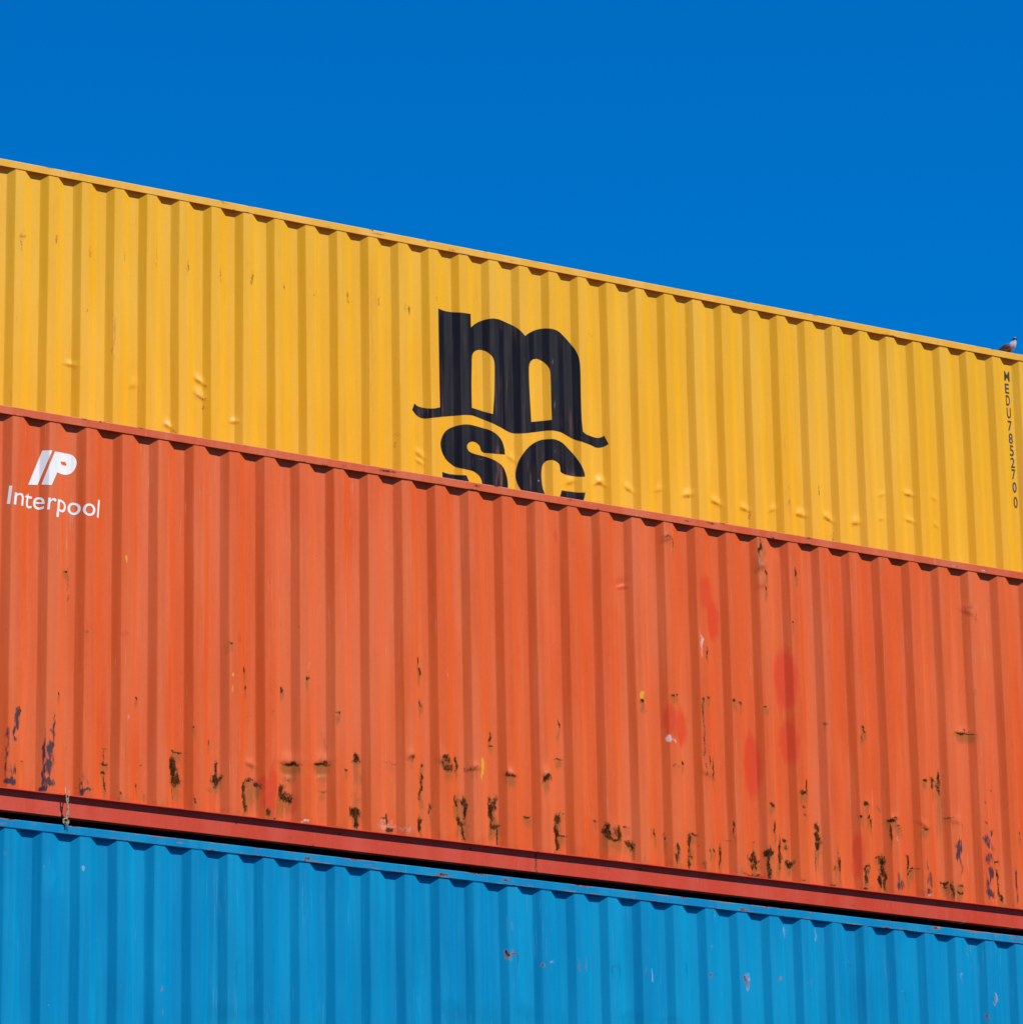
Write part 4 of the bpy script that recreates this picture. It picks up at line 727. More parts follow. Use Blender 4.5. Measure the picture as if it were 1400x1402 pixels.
EMBLEM = [[[5.6329,13.9954],[5.6532,13.9966],[5.6739,13.998],[5.694,13.9991],[5.709,13.9974],[5.726,13.9967],[5.7433,13.997],[5.7608,13.9979],[5.7767,13.9981],[5.7929,13.9967],[5.8091,13.9959],[5.8253,13.9951],[5.8445,13.9958],[5.8658,13.9971],[5.887,13.9978],[5.9082,13.9983],[5.9378,14.005],[5.9382,13.9767],[5.9386,13.9483],[5.9389,13.92],[5.9393,13.8916],[5.9522,13.9034],[5.965,13.9152],[5.9758,13.9252],[5.9853,13.9333],[5.9965,13.9417],[6.0081,13.9497],[6.0201,13.9572],[6.0323,13.9641],[6.0475,13.9718],[6.0599,13.9767],[6.0719,13.9807],[6.084,13.984],[6.0958,13.9868],[6.1078,13.9892],[6.1227,13.9929],[6.1383,13.9959],[6.154,13.9976],[6.1698,13.9982],[6.1853,13.9978],[6.2059,14.0003],[6.2292,14.0029],[6.2508,14.0035],[6.2662,13.9992],[6.2815,13.9948],[6.3011,13.9896],[6.3208,13.9845],[6.3372,13.9766],[6.3514,13.9668],[6.3623,13.958],[6.3727,13.9486],[6.3827,13.9385],[6.3939,13.929],[6.404,13.9213],[6.4135,13.9128],[6.4228,13.904],[6.4322,13.8954],[6.44,13.9022],[6.4478,13.9092],[6.4558,13.9159],[6.4641,13.9222],[6.4855,13.9371],[6.5087,13.9527],[6.5305,13.9665],[6.547,13.9751],[6.5663,13.9836],[6.5861,13.991],[6.6058,13.9972],[6.6212,13.9993],[6.6361,14.0002],[6.6512,14.0001],[6.6665,13.9991],[6.6857,13.9996],[6.7021,13.9989],[6.7184,13.997],[6.734,13.9936],[6.7503,13.9899],[6.7723,13.9871],[6.7926,13.9822],[6.8095,13.9744],[6.8224,13.9638],[6.8364,13.9522],[6.85,13.9402],[6.8634,13.9278],[6.8765,13.9153],[6.889,13.9008],[6.8998,13.8849],[6.9099,13.8687],[6.9189,13.8516],[6.9261,13.8345],[6.9324,13.8167],[6.9375,13.7983],[6.9414,13.7797],[6.945,13.7553],[6.9471,13.7304],[6.9483,13.7052],[6.9489,13.6801],[6.9495,13.63],[6.9491,13.5798],[6.9485,13.5296],[6.9482,13.4795],[6.9483,13.426],[6.9485,13.3724],[6.9491,13.319],[6.9503,13.2658],[6.9517,13.2404],[6.9539,13.2151],[6.9563,13.1899],[6.9586,13.1647],[6.9673,13.1593],[6.9759,13.1536],[6.9847,13.1485],[6.9943,13.1446],[7.0132,13.1398],[7.0378,13.1393],[7.0677,13.1428],[7.0928,13.1439],[7.1025,13.1434],[7.1126,13.1436],[7.1226,13.1448],[7.1325,13.1472],[7.1447,13.1521],[7.1567,13.1584],[7.167,13.1641],[7.176,13.1688],[7.183,13.1509],[7.1901,13.133],[7.1972,13.1152],[7.2043,13.0973],[7.1938,13.0909],[7.1833,13.0842],[7.1728,13.078],[7.1617,13.0732],[7.1483,13.0684],[7.1341,13.0644],[7.12,13.0617],[7.1063,13.0605],[7.0942,13.0617],[7.0819,13.0645],[7.065,13.0648],[7.0475,13.0644],[7.0198,13.0635],[7.0003,13.0678],[6.9807,13.0719],[6.9609,13.0755],[6.9405,13.0791],[6.9241,13.0847],[6.9077,13.0905],[6.8917,13.0973],[6.8803,13.1024],[6.8667,13.1067],[6.8532,13.1114],[6.8398,13.1161],[6.8243,13.1217],[6.809,13.1276],[6.7881,13.1297],[6.7644,13.1291],[6.743,13.1278],[6.7273,13.1296],[6.7114,13.1306],[6.6955,13.1308],[6.68,13.1302],[6.6648,13.1292],[6.6527,13.1294],[6.6408,13.1291],[6.623,13.1276],[6.6048,13.1249],[6.5815,13.1185],[6.5579,13.1119],[6.5344,13.1054],[6.5034,13.0937],[6.469,13.0799],[6.4447,13.0734],[6.4213,13.068],[6.3979,13.063],[6.3777,13.0606],[6.36,13.0604],[6.3481,13.0605],[6.3361,13.0609],[6.3233,13.0615],[6.3082,13.0618],[6.2923,13.0641],[6.2768,13.0679],[6.2616,13.0726],[6.2456,13.0769],[6.2229,13.0778],[6.2007,13.0794],[6.1818,13.0833],[6.1664,13.0892],[6.1513,13.0943],[6.1361,13.0992],[6.1207,13.1037],[6.1062,13.1084],[6.0889,13.1171],[6.0714,13.1253],[6.0538,13.1332],[6.0319,13.1383],[6.0129,13.1421],[5.9939,13.1459],[5.9748,13.1493],[5.9484,13.1468],[5.9265,13.1428],[5.9063,13.1391],[5.8908,13.138],[5.8753,13.1362],[5.8561,13.133],[5.8369,13.1289],[5.821,13.1266],[5.8064,13.1252],[5.7829,13.1231],[5.7557,13.1182],[5.7251,13.1108],[5.6943,13.1033],[5.6622,13.0913],[5.6303,13.0793],[5.6074,13.0735],[5.5845,13.068],[5.5577,13.0611],[5.5362,13.0575],[5.5157,13.0558],[5.4955,13.0564],[5.4821,13.0571],[5.4683,13.0595],[5.4552,13.0638],[5.4434,13.0694],[5.4309,13.0785],[5.4199,13.0895],[5.4071,13.0996],[5.3917,13.1077],[5.399,13.123],[5.4063,13.1383],[5.4134,13.1534],[5.419,13.1675],[5.4271,13.1624],[5.435,13.1571],[5.4432,13.1523],[5.4521,13.149],[5.4665,13.1463],[5.4817,13.1449],[5.4963,13.1439],[5.5083,13.1416],[5.5227,13.1393],[5.5373,13.1377],[5.552,13.137],[5.5704,13.1398],[5.5865,13.1438],[5.6025,13.1489],[5.6185,13.1544],[5.6354,13.1603],[5.6347,13.2225],[5.6339,13.2846],[5.6332,13.3469],[5.6327,13.4093],[5.6325,13.4795],[5.6325,13.5499],[5.6326,13.6204],[5.6326,13.691],[5.6326,13.7669],[5.6327,13.843],[5.6328,13.9191]],[[5.9323,13.2077],[5.9323,13.2569],[5.9321,13.3061],[5.9323,13.3555],[5.9331,13.4051],[5.9346,13.448],[5.9368,13.4911],[5.9394,13.5343],[5.9421,13.5776],[5.9428,13.5957],[5.9433,13.6137],[5.9448,13.6319],[5.9485,13.6506],[5.9523,13.6613],[5.9579,13.6726],[5.9653,13.6839],[5.973,13.6938],[5.9796,13.7006],[5.9873,13.7066],[5.9958,13.7119],[6.0044,13.7161],[6.0138,13.7195],[6.0236,13.7219],[6.0335,13.7233],[6.0431,13.7239],[6.0538,13.7228],[6.0628,13.7196],[6.0716,13.7156],[6.0799,13.7107],[6.0895,13.7038],[6.0987,13.696],[6.1073,13.6874],[6.1165,13.679],[6.1243,13.6708],[6.1311,13.6614],[6.1365,13.6511],[6.1405,13.6404],[6.1436,13.6254],[6.1451,13.6096],[6.1455,13.5935],[6.1454,13.5773],[6.1445,13.5205],[6.143,13.4636],[6.1407,13.4066],[6.1377,13.3496],[6.1346,13.3075],[6.1306,13.2652],[6.1262,13.2229],[6.122,13.1807],[6.1,13.1851],[6.081,13.1914],[6.0619,13.1978],[6.0409,13.203],[6.0166,13.206],[5.9925,13.2092],[5.9673,13.2119]],[[6.4787,13.1725],[6.4765,13.2089],[6.4742,13.2453],[6.472,13.2818],[6.47,13.3183],[6.4679,13.3603],[6.4661,13.4024],[6.4645,13.4446],[6.4635,13.4871],[6.4627,13.5225],[6.462,13.558],[6.4621,13.5936],[6.4636,13.6294],[6.4653,13.6426],[6.4685,13.6563],[6.4742,13.6707],[6.4823,13.685],[6.4906,13.6946],[6.5014,13.7042],[6.5134,13.7138],[6.5247,13.7233],[6.5342,13.7264],[6.5429,13.7292],[6.5516,13.7314],[6.5601,13.7324],[6.5714,13.7318],[6.5826,13.73],[6.5935,13.7273],[6.6037,13.7238],[6.6137,13.717],[6.6228,13.7091],[6.6315,13.7005],[6.6394,13.6911],[6.6464,13.6814],[6.653,13.671],[6.6585,13.6599],[6.6624,13.6482],[6.6655,13.6311],[6.667,13.6134],[6.6673,13.5952],[6.6675,13.5771],[6.6682,13.5344],[6.6682,13.4917],[6.668,13.4489],[6.668,13.4062],[6.6683,13.3593],[6.6687,13.3124],[6.6691,13.2656],[6.6695,13.2189],[6.6502,13.2158],[6.6317,13.2134],[6.6133,13.211],[6.5914,13.2064],[6.5671,13.2004],[6.5427,13.1944],[6.5145,13.186]],[[6.2392,12.8668],[6.2373,12.8803],[6.2356,12.8939],[6.2334,12.9073],[6.2296,12.92],[6.2237,12.9344],[6.2169,12.9485],[6.2084,12.9616],[6.1976,12.9731],[6.1855,12.984],[6.1746,12.9959],[6.1625,13.0067],[6.1495,13.0162],[6.1356,13.0241],[6.1205,13.0307],[6.1058,13.0369],[6.0935,13.0438],[6.0793,13.05],[6.0647,13.0549],[6.0495,13.059],[6.0304,13.0607],[6.0113,13.0628],[5.9922,13.0651],[5.973,13.067],[5.9462,13.0632],[5.9241,13.0592],[5.9046,13.0566],[5.8892,13.0561],[5.8738,13.0546],[5.8585,13.052],[5.843,13.0485],[5.8286,13.0449],[5.817,13.0425],[5.8021,13.0388],[5.7871,13.0346],[5.7723,13.0293],[5.7541,13.0204],[5.7396,13.012],[5.7255,13.0026],[5.7122,12.9923],[5.7001,12.9812],[5.6898,12.9699],[5.6777,12.9558],[5.6672,12.9415],[5.6584,12.9273],[5.6499,12.9112],[5.6428,12.8951],[5.6377,12.8792],[5.6352,12.8643],[5.6352,12.8468],[5.6375,12.8298],[5.6421,12.8138],[5.6489,12.7989],[5.658,12.7853],[5.6693,12.7727],[5.6827,12.7614],[5.6963,12.7505],[5.7078,12.7395],[5.7208,12.7297],[5.7347,12.7208],[5.7489,12.7126],[5.7595,12.7071],[5.7704,12.7022],[5.7798,12.6968],[5.789,12.6923],[5.8032,12.6873],[5.8178,12.6837],[5.8329,12.6807],[5.8519,12.6797],[5.8712,12.6786],[5.8907,12.6774],[5.91,12.6755],[5.9358,12.6769],[5.9569,12.6764],[5.9751,12.673],[5.9881,12.6656],[5.9997,12.6571],[6.0079,12.6491],[6.015,12.6398],[6.0208,12.6296],[6.025,12.619],[6.0273,12.6092],[6.0281,12.5987],[6.0276,12.5879],[6.0258,12.5773],[6.0225,12.5657],[6.018,12.5539],[6.0121,12.5426],[6.005,12.5324],[5.998,12.526],[5.9893,12.5207],[5.98,12.5158],[5.9707,12.5105],[5.9581,12.5161],[5.9449,12.5212],[5.9322,12.5266],[5.921,12.5331],[5.9096,12.5433],[5.902,12.556],[5.8951,12.5691],[5.8882,12.5823],[5.8825,12.5935],[5.877,12.6048],[5.8716,12.6162],[5.8662,12.6276],[5.8288,12.6245],[5.7996,12.6264],[5.7699,12.6285],[5.7323,12.6266],[5.715,12.6272],[5.6979,12.6293],[5.6759,12.6286],[5.6515,12.626],[5.6532,12.6074],[5.6545,12.5886],[5.6565,12.5702],[5.6606,12.5526],[5.668,12.5299],[5.6765,12.5076],[5.6875,12.4867],[5.6993,12.4663],[5.711,12.4489],[5.7253,12.4328],[5.7414,12.4184],[5.7589,12.4058],[5.7777,12.3932],[5.7948,12.3803],[5.8128,12.3689],[5.8313,12.359],[5.8566,12.3535],[5.8831,12.3499],[5.9103,12.3478],[5.9492,12.3542],[5.9824,12.3585],[6.0093,12.3597],[6.0363,12.3625],[6.0598,12.3651],[6.0779,12.3675],[6.096,12.3715],[6.1149,12.3782],[6.1367,12.3896],[6.1543,12.4016],[6.1709,12.4157],[6.1861,12.4313],[6.2042,12.4506],[6.221,12.4715],[6.2351,12.4931],[6.2466,12.5147],[6.2537,12.5344],[6.2589,12.5557],[6.2624,12.5773],[6.2643,12.5988],[6.2647,12.6199],[6.2636,12.6409],[6.2609,12.6618],[6.2567,12.6821],[6.251,12.7018],[6.2431,12.7183],[6.2323,12.7333],[6.2189,12.7466],[6.2023,12.7572],[6.1835,12.7665],[6.1666,12.7768],[6.1483,12.7855],[6.1296,12.793],[6.1115,12.7989],[6.0965,12.8059],[6.0816,12.8123],[6.0666,12.8182],[6.0489,12.8239],[6.026,12.8254],[6.0029,12.8266],[5.98,12.8287],[5.9612,12.8285],[5.9381,12.8259],[5.9159,12.8243],[5.9003,12.8279],[5.8931,12.8323],[5.887,12.8382],[5.8819,12.8452],[5.8779,12.8524],[5.876,12.8587],[5.8755,12.8656],[5.8755,12.8729],[5.8753,12.88],[5.88,12.8866],[5.8847,12.8933],[5.8894,12.8999],[5.8941,12.9066],[5.9018,12.9104],[5.9098,12.9145],[5.9202,12.9198],[5.9314,12.9241],[5.9457,12.9275],[5.9601,12.9297],[5.973,12.9299],[5.9818,12.9269],[5.9905,12.9226],[5.9987,12.9171],[6.006,12.9107],[6.0121,12.9036],[6.0158,12.8959],[6.018,12.887],[6.0202,12.8782],[6.0237,12.8703],[6.028,12.8659],[6.0334,12.8622],[6.0393,12.8589],[6.0449,12.8554],[6.0601,12.8547],[6.0742,12.8533],[6.0882,12.8518],[6.1023,12.8502],[6.1307,12.8507],[6.1615,12.8526],[6.1941,12.8556]],[[6.9687,12.7834],[6.9672,12.7928],[6.966,12.8023],[6.9644,12.8117],[6.9618,12.8206],[6.9556,12.836],[6.9486,12.8511],[6.9416,12.8662],[6.9349,12.8815],[6.9258,12.8999],[6.9159,12.9179],[6.9055,12.9354],[6.8948,12.9526],[6.8835,12.9689],[6.8685,12.9828],[6.8528,12.9961],[6.837,13.0092],[6.8242,13.0204],[6.8114,13.0316],[6.7946,13.0398],[6.7727,13.0438],[6.7487,13.0454],[6.73,13.0496],[6.7119,13.0533],[6.6936,13.0555],[6.6784,13.0557],[6.6635,13.0547],[6.6514,13.0547],[6.6395,13.0541],[6.6245,13.0531],[6.6094,13.0515],[6.5909,13.0465],[6.5718,13.0391],[6.5511,13.0292],[6.5308,13.0179],[6.5039,13.0005],[6.4768,12.9812],[6.4562,12.9641],[6.4398,12.9478],[6.4244,12.9306],[6.41,12.913],[6.3943,12.8923],[6.3815,12.8723],[6.3712,12.8527],[6.362,12.8324],[6.3552,12.8139],[6.3496,12.7947],[6.3448,12.775],[6.3407,12.7554],[6.3384,12.7415],[6.3368,12.7274],[6.336,12.7133],[6.3363,12.6993],[6.3376,12.685],[6.34,12.6708],[6.3432,12.6568],[6.3471,12.6432],[6.3518,12.6304],[6.3574,12.6181],[6.3635,12.606],[6.3698,12.5941],[6.382,12.5708],[6.3965,12.5489],[6.4136,12.5287],[6.4318,12.5096],[6.4492,12.4933],[6.4682,12.4782],[6.4966,12.4694],[6.5268,12.4626],[6.5522,12.4499],[6.5787,12.4382],[6.6059,12.4285],[6.6277,12.4182],[6.6474,12.4125],[6.6689,12.4103],[6.6969,12.4142],[6.7244,12.4195],[6.7502,12.4266],[6.7861,12.4417],[6.8158,12.455],[6.8385,12.4662],[6.8598,12.4792],[6.8804,12.4941],[6.896,12.5078],[6.9098,12.5219],[6.9204,12.5344],[6.9302,12.5481],[6.939,12.5627],[6.9473,12.5785],[6.9544,12.5953],[6.9594,12.6127],[6.9635,12.6303],[6.9681,12.6478],[6.9515,12.6452],[6.9371,12.6438],[6.9247,12.6438],[6.9123,12.6444],[6.8975,12.646],[6.8822,12.6479],[6.8628,12.6475],[6.8432,12.647],[6.8236,12.6465],[6.8035,12.6457],[6.7747,12.6396],[6.746,12.6335],[6.7424,12.622],[6.7395,12.6108],[6.7362,12.5997],[6.7318,12.5889],[6.7264,12.5784],[6.7201,12.5679],[6.7128,12.5581],[6.7043,12.5498],[6.6938,12.5431],[6.6818,12.538],[6.6693,12.5336],[6.6592,12.5301],[6.6501,12.5367],[6.6407,12.543],[6.6318,12.5499],[6.6244,12.5583],[6.6156,12.5727],[6.6078,12.5883],[6.5999,12.6039],[6.5929,12.6197],[6.5874,12.6376],[6.5837,12.6564],[6.5812,12.6756],[6.5792,12.6949],[6.5777,12.7122],[6.5768,12.7297],[6.5768,12.7473],[6.5777,12.765],[6.5792,12.7814],[6.5813,12.798],[6.5848,12.8144],[6.5902,12.8303],[6.5959,12.8412],[6.6035,12.8518],[6.6109,12.8607],[6.6183,12.8678],[6.6249,12.8723],[6.6324,12.8755],[6.6403,12.8777],[6.648,12.8789],[6.6554,12.8793],[6.663,12.8786],[6.672,12.878],[6.6813,12.877],[6.6918,12.8746],[6.7021,12.8713],[6.7116,12.867],[6.72,12.8617],[6.7252,12.8565],[6.7294,12.8501],[6.7326,12.843],[6.735,12.8357],[6.7369,12.8257],[6.7377,12.8152],[6.738,12.8045],[6.7386,12.794],[6.7431,12.7902],[6.7483,12.7867],[6.755,12.7844],[6.7629,12.7836],[6.7878,12.785],[6.8108,12.7858],[6.8287,12.784],[6.8468,12.783],[6.8661,12.7827],[6.8851,12.7829],[6.9001,12.7812],[6.915,12.7798],[6.9268,12.7793],[6.9387,12.7792],[6.9529,12.7809]]]
e = on_wall('painted_emblem', [flat_mesh(EMBLEM)], y_wall, y_org, BLACK, y_side, lift=.0022, fine_below=ZT+1.75, wear=[[0,6.158,12.818,0.0185,0.1545,0.55],[0,6.189,12.655,0.0154,0.1121,0.8],[0,6.142,12.648,0.0123,0.084,0.5],[0,6.458,12.654,0.0109,0.0844,0.5],[0,6.438,12.777,0.0093,0.0845,0.4],[1,6.691,13.717,0.0063,0.0287,0.7],[1,6.698,13.354,0.0063,0.0428,0.7],[1,6.68,13.465,0.0031,0.143,0.35],[1,6.42,13.708,0.0063,0.0429,0.45],[1,5.896,13.452,0.0046,0.0991,0.35],[1,6.398,13.405,0.0047,0.1281,0.35],[1,6.551,12.694,0.0109,0.0099,0.9],[0,6.768,13.227,0.0063,0.057,0.4],[1,6.691,12.956,0.0063,0.0284,0.5],[0,6.025,12.794,0.0615,0.0042,0.5],[0,6.227,13.953,0.0094,0.043,0.4],[1,6.301,13.471,0.0047,0.2276,0.25],[0,5.938,12.747,0.0123,0.042,0.3]])
tag(e, 'large black painted emblem, an m over the letters sc')
IP = [[[1.0731,11.3738],[1.0885,11.3743],[1.1039,11.3749],[1.1198,11.3758],[1.139,11.3793],[1.1252,11.3457],[1.1127,11.313],[1.1016,11.2816],[1.0905,11.2501],[1.0795,11.2187],[1.0684,11.1873],[1.0571,11.1557],[1.0435,11.1223],[1.0265,11.1206],[1.0095,11.1189],[0.9926,11.1171],[0.9745,11.1146],[0.9881,11.148],[1.0006,11.1807],[1.0131,11.2134],[1.0257,11.2461],[1.0384,11.2787],[1.0512,11.3114],[1.0628,11.3431]],[[1.1592,11.3734],[1.1727,11.3735],[1.1861,11.3736],[1.2004,11.3743],[1.2183,11.3775],[1.241,11.3815],[1.2621,11.3842],[1.279,11.3831],[1.2953,11.3805],[1.3029,11.3779],[1.3101,11.3741],[1.3166,11.3693],[1.3225,11.364],[1.327,11.3589],[1.3309,11.353],[1.334,11.3467],[1.336,11.34],[1.3369,11.3329],[1.337,11.3255],[1.3363,11.3181],[1.335,11.3108],[1.3325,11.3014],[1.3291,11.2917],[1.3249,11.2823],[1.3201,11.2732],[1.315,11.2655],[1.3091,11.2582],[1.3029,11.2511],[1.2969,11.2439],[1.2894,11.24],[1.2819,11.236],[1.2744,11.2323],[1.2667,11.2297],[1.2573,11.2278],[1.2453,11.2248],[1.2329,11.2222],[1.2208,11.2204],[1.2083,11.2193],[1.1965,11.2195],[1.1871,11.2219],[1.1779,11.2243],[1.1673,11.1996],[1.1567,11.1749],[1.1462,11.1502],[1.1356,11.1255],[1.1168,11.1239],[1.1013,11.1249],[1.0859,11.1259],[1.0704,11.127],[1.0801,11.1568],[1.0898,11.1866],[1.0995,11.2164],[1.1094,11.2462],[1.1201,11.2768],[1.1331,11.3089],[1.1461,11.3412]],[[1.2033,11.3083],[1.2151,11.3112],[1.2269,11.314],[1.2388,11.3169],[1.2506,11.3197],[1.2544,11.3153],[1.2578,11.3104],[1.2609,11.3054],[1.2639,11.3002],[1.261,11.2981],[1.258,11.296],[1.2548,11.2936],[1.2511,11.2909],[1.241,11.2905],[1.2309,11.2901],[1.2208,11.2897],[1.2107,11.2894],[1.2089,11.2941],[1.207,11.2988],[1.2051,11.3036]]]
e = on_wall('painted_emblem', [flat_mesh(IP)], o_wall, o_org, WHITE, o_side)
tag(e, 'white slanted IP emblem')
WORD = [[0.81,10.9395],[1.501,10.9534],[0.8269,11.0706]]
def word_fit(me):
    co = np.array([v.co[:] for v in me.vertices])
    x0, x1 = co[:, 0].min(), co[:, 0].max(); cap = co[co[:, 0] < x0+.25*(x1-x0)/9][:, 1].max()
    (xa, za), (xb, zb), (xc, zc) = WORD
    zm = (za+zb)/2
    for v in me.vertices:
        u = (v.co.x-x0)/(x1-x0); h = v.co.y/cap
        v.co = (xa+(xb-xa)*u+.012*h, zm+(zc-za)*h, 0)
e = on_wall('painted_lettering', [text_mesh('Interpool', word_fit, .003)], o_wall, o_org, WHITE, o_side)
tag(e, 'white painted word under the IP emblem')
NUM = [["M",11.2511,11.3076,14.3046,14.3942],["E",11.2537,11.2961,14.1908,14.2814],["D",11.2564,11.2987,14.0816,14.1755],["U",11.2592,11.3015,13.9659,14.063],["7",11.2619,11.3042,13.8506,13.9442],["8",11.2647,11.3069,13.7353,13.8321],["5",11.2674,11.3096,13.6236,13.7236],["2",11.2698,11.3119,13.5186,13.6118],["7",11.2723,11.3144,13.4138,13.5069],["0",11.2752,11.3172,13.2961,13.3923],["0",11.2785,11.3206,13.1589,13.2616]]
def glyph(ch, xa, xb, za, zb):
    def f(me):
        co = np.array([v.co[:] for v in me.vertices]); a = co.min(0); b = co.max(0)
        for v in me.vertices: v.co = (xa+(xb-xa)*(v.co.x-a[0])/(b[0]-a[0]), za+(zb-za)*(v.co.y-a[1])/(b[1]-a[1]), 0)
    return text_mesh(ch, f, .016)
e = on_wall('container_number', [glyph(*g) for g in NUM], y_wall, y_org, NUMB, y_side)
tag(e, 'black number painted letter under letter')

# ------------------------------------------------------------------ the stacks' lower tiers, out of the picture, carrying what is in it
def copy_tree(o, parent=None):
    c = o.copy(); C.objects.link(c)
    if parent: c.parent = parent
    for ch in list(o.children): copy_tree(ch, c)
    return c
low, _, _, _ = container('grey shipping container directly under the blue one', 0.0, ZT-2*TIER, 1.0, (GRY, GRY, GRY), [], 21, group='stacked shipping containers')
spots = [(0.0, 3, 'grey shipping container on the ground at the foot of the front stack'),
         (Y_BACK, 0, 'grey shipping container behind the orange one, under the yellow one'),
         (Y_BACK, 1, 'grey shipping container behind the blue one'),
         (Y_BACK, 2, 'grey shipping container in the rear stack, second from the ground'),
         (Y_BACK, 3, 'grey shipping container on the ground at the foot of the rear stack')]
for y, t, lab in spots:
    c = copy_tree(low); c.location = (X0, y, ZT-t*TIER-TIER+Z_TOP+.006); c['label'] = lab

# ------------------------------------------------------------------ bird on the yellow top rail
def feather_mat():
    s = NT('bird_plumage'); sp = s.n('ShaderNodeSeparateXYZ'); s.t.links.new(s.tc.outputs['Object'], sp.inputs[0])
    x, y, z = sp.outputs
    f = s.noise(140, 3)
    c = s.mix(s.ramp(f, .3, .7), (.17, .125, .11), (.27, .20, .185))
    c = s.mix(s.ramp(x, -.02, -.09), c, (.06, .05, .045))                       # darker rump and tail
    c = s.mix(s.ramp(x, .022, .040), c, (.60, .57, .58))                        # pale breast and neck
    c = s.mix(s.ramp(z, .092, .098), c, (.022, .022, .04))                      # dark face band
    c = s.mix(s.ramp(z, .112, .117), c, (.24, .30, .42))                        # blue-grey crown
    s.put(s.b.inputs['Base Color'], c); s.b.inputs['Roughness'].default_value = .75
    return s.m
PLUM = feather_mat()
WING = simple('bird_wing_feathers', (.20, .14, .13), .8, 0, .45, 90)
BEAK = simple('bird_beak', (.05, .045, .045), .5)
LEGM = simple('bird_leg', (.35, .10, .08), .6)
EYE = simple('bird_eye', (.01, .008, .006), .15)
def loft(bm, spine, n=14):
    """spine: (x, z, half width, half height, tilt)"""
    rings = []
    for i, (x, z, a, b) in enumerate(spine):
        p0 = spine[max(i-1, 0)]; p1 = spine[min(i+1, len(spine)-1)]
        t = Vector((p1[0]-p0[0], 0, p1[1]-p0[1])).normalized(); up = Vector((-t.z, 0, t.x))
        z = z-.020
        rings.append([bm.verts.new(Vector((x, 0, z)) + Vector((0, 1, 0))*a*math.cos(2*math.pi*k/n) + up*b*math.sin(2*math.pi*k/n)) for k in range(n)])
    for i in range(len(rings)-1):
        for k in range(n): bm.faces.new((rings[i][k], rings[i][(k+1) % n], rings[i+1][(k+1) % n], rings[i+1][k]))
    bm.faces.new(rings[0][::-1]); bm.faces.new(rings[-1])
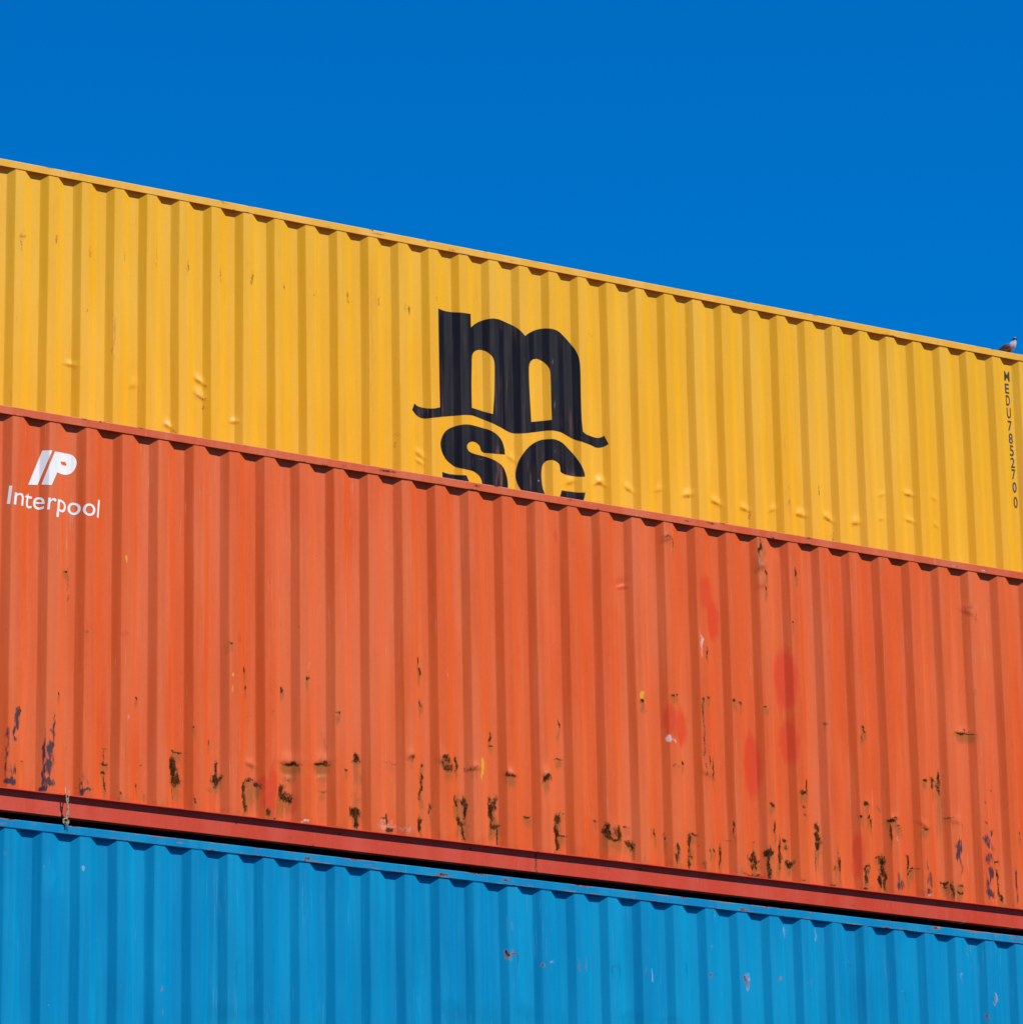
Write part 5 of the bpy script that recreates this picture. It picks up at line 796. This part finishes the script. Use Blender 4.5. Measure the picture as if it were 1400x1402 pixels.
def bird(loc, rz):
    bm = bmesh.new()
    loft(bm, [(-.132, .030, .012, .002), (-.115, .034, .017, .004), (-.095, .040, .018, .007), (-.075, .047, .022, .014), (-.050, .055, .031, .024),
              (-.020, .062, .038, .033), (.010, .068, .039, .036), (.032, .078, .034, .034), (.046, .092, .026, .026), (.053, .104, .019, .019),
              (.056, .114, .0165, .017), (.058, .124, .0165, .017), (.061, .133, .0145, .014), (.064, .140, .009, .008), (.065, .143, .003, .003)])
    b = link('bird', bm_mesh(bm, 'bird'), PLUM, None, True); b.location = loc; b.rotation_euler = (0, 0, rz); b.scale = (1.1, 1.1, 1.12)
    md = b.modifiers.new('smooth', 'SUBSURF'); md.levels = 1; md.render_levels = 2
    tag(b, 'small grey bird with pale breast and dark head perched on the yellow top rail', 'bird')
    for sg in (-1, 1):
        bm = bmesh.new()
        loft(bm, [(-.118, .036, .002, .003), (-.090, .044, .004, .010), (-.055, .055, .006, .018), (-.015, .066, .007, .024), (.015, .075, .006, .020), (.028, .080, .003, .010)], 10)
        for v in bm.verts:
            v.co.y += sg*(.036-abs(v.co.x+.01)*.22)
        link('wing', bm_mesh(bm, 'wing'), WING, b, True)
        bm = bmesh.new(); bm_tube(bm, [(.004, sg*.016, .026), (.010, sg*.016, .014), (.006, sg*.016, .002)], [.006, .0035, .003], 6)
        for a in (-.5, 0, .5, math.pi): bm_tube(bm, [(.006, sg*.016, .003), (.006+.016*math.cos(a), sg*.016+.016*math.sin(a), .002)], [.0028, .0018], 5)
        link('leg', bm_mesh(bm, 'leg'), LEGM, b, True)
        bm = bmesh.new(); bmesh.ops.create_uvsphere(bm, u_segments=8, v_segments=6, radius=.003)
        for v in bm.verts: v.co += Vector((.066, sg*.0145, .108))
        link('eye', bm_mesh(bm, 'eye'), EYE, b, True)
    bm = bmesh.new(); bm_tube(bm, [(.070, 0, .107), (.080, 0, .105), (.090, 0, .101)], [.0055, .0038, .0012], 6)
    link('beak', bm_mesh(bm, 'beak'), BEAK, b, True)
bird((11.310, Y_BACK+.028, ZT+TIER+Z_TOP), math.radians(-62))

# ------------------------------------------------------------------ knotted twine hanging across the sill
def twine():
    s = NT('jute_twine'); f = s.noise(180, 4, (1, 1, .3))
    s.put(s.b.inputs['Base Color'], s.mix(s.ramp(f, .3, .7), (.46, .40, .26), (.20, .16, .10))); s.b.inputs['Roughness'].default_value = .9
    rnd = random.Random(4); bm = bmesh.new(); x = 1.277; zt = ZT-2.612
    for k in range(5):
        a = rnd.uniform(-.022, .022); b = rnd.uniform(-.010, .010); c = rnd.uniform(-.02, .02)
        pts = [(x+a, -.006, zt+rnd.uniform(-.005, .03)), (x+a*.8+.004*math.sin(k), -.010, zt-.03), (x+b, -.012, zt-.075), (x-b+.004, -.011, zt-.120),
               (x+c*.6, -.010, zt-.165), (x-.006+b*.3, -.012, zt-.205)]
        bm_tube(bm, pts, [.0022, .003, .0032, .0032, .003, .003], 6)
    for k in range(4):                                      # the knot's loops
        r = .016+.004*k; t0 = rnd.uniform(0, 3)
        pts = [(x-.008+r*math.cos(t0+q*.6)*.8, -.012-.004*math.sin(q*1.3+k), zt-.213+r*math.sin(t0+q*.6)) for q in range(11)]
        bm_tube(bm, pts, .0034, 6)
    for k in range(5):                                      # loose ends
        a = rnd.uniform(-.03, .022)
        bm_tube(bm, [(x-.008, -.013, zt-.215), (x-.008+a*.5, -.014, zt-.24), (x-.010+a, -.012, zt-.262-rnd.uniform(0, .02))], [.003, .0024, .0014], 5)
    zc = zt-.21
    for v in bm.verts: v.co -= Vector((x, 0, zc))
    o = link('twine', bm_mesh(bm, 'twine'), s.m, None, True); o.location = (x, 0, zc)
    tag(o, 'frayed straw coloured twine knotted at the gap between orange and blue containers', 'twine')
twine()
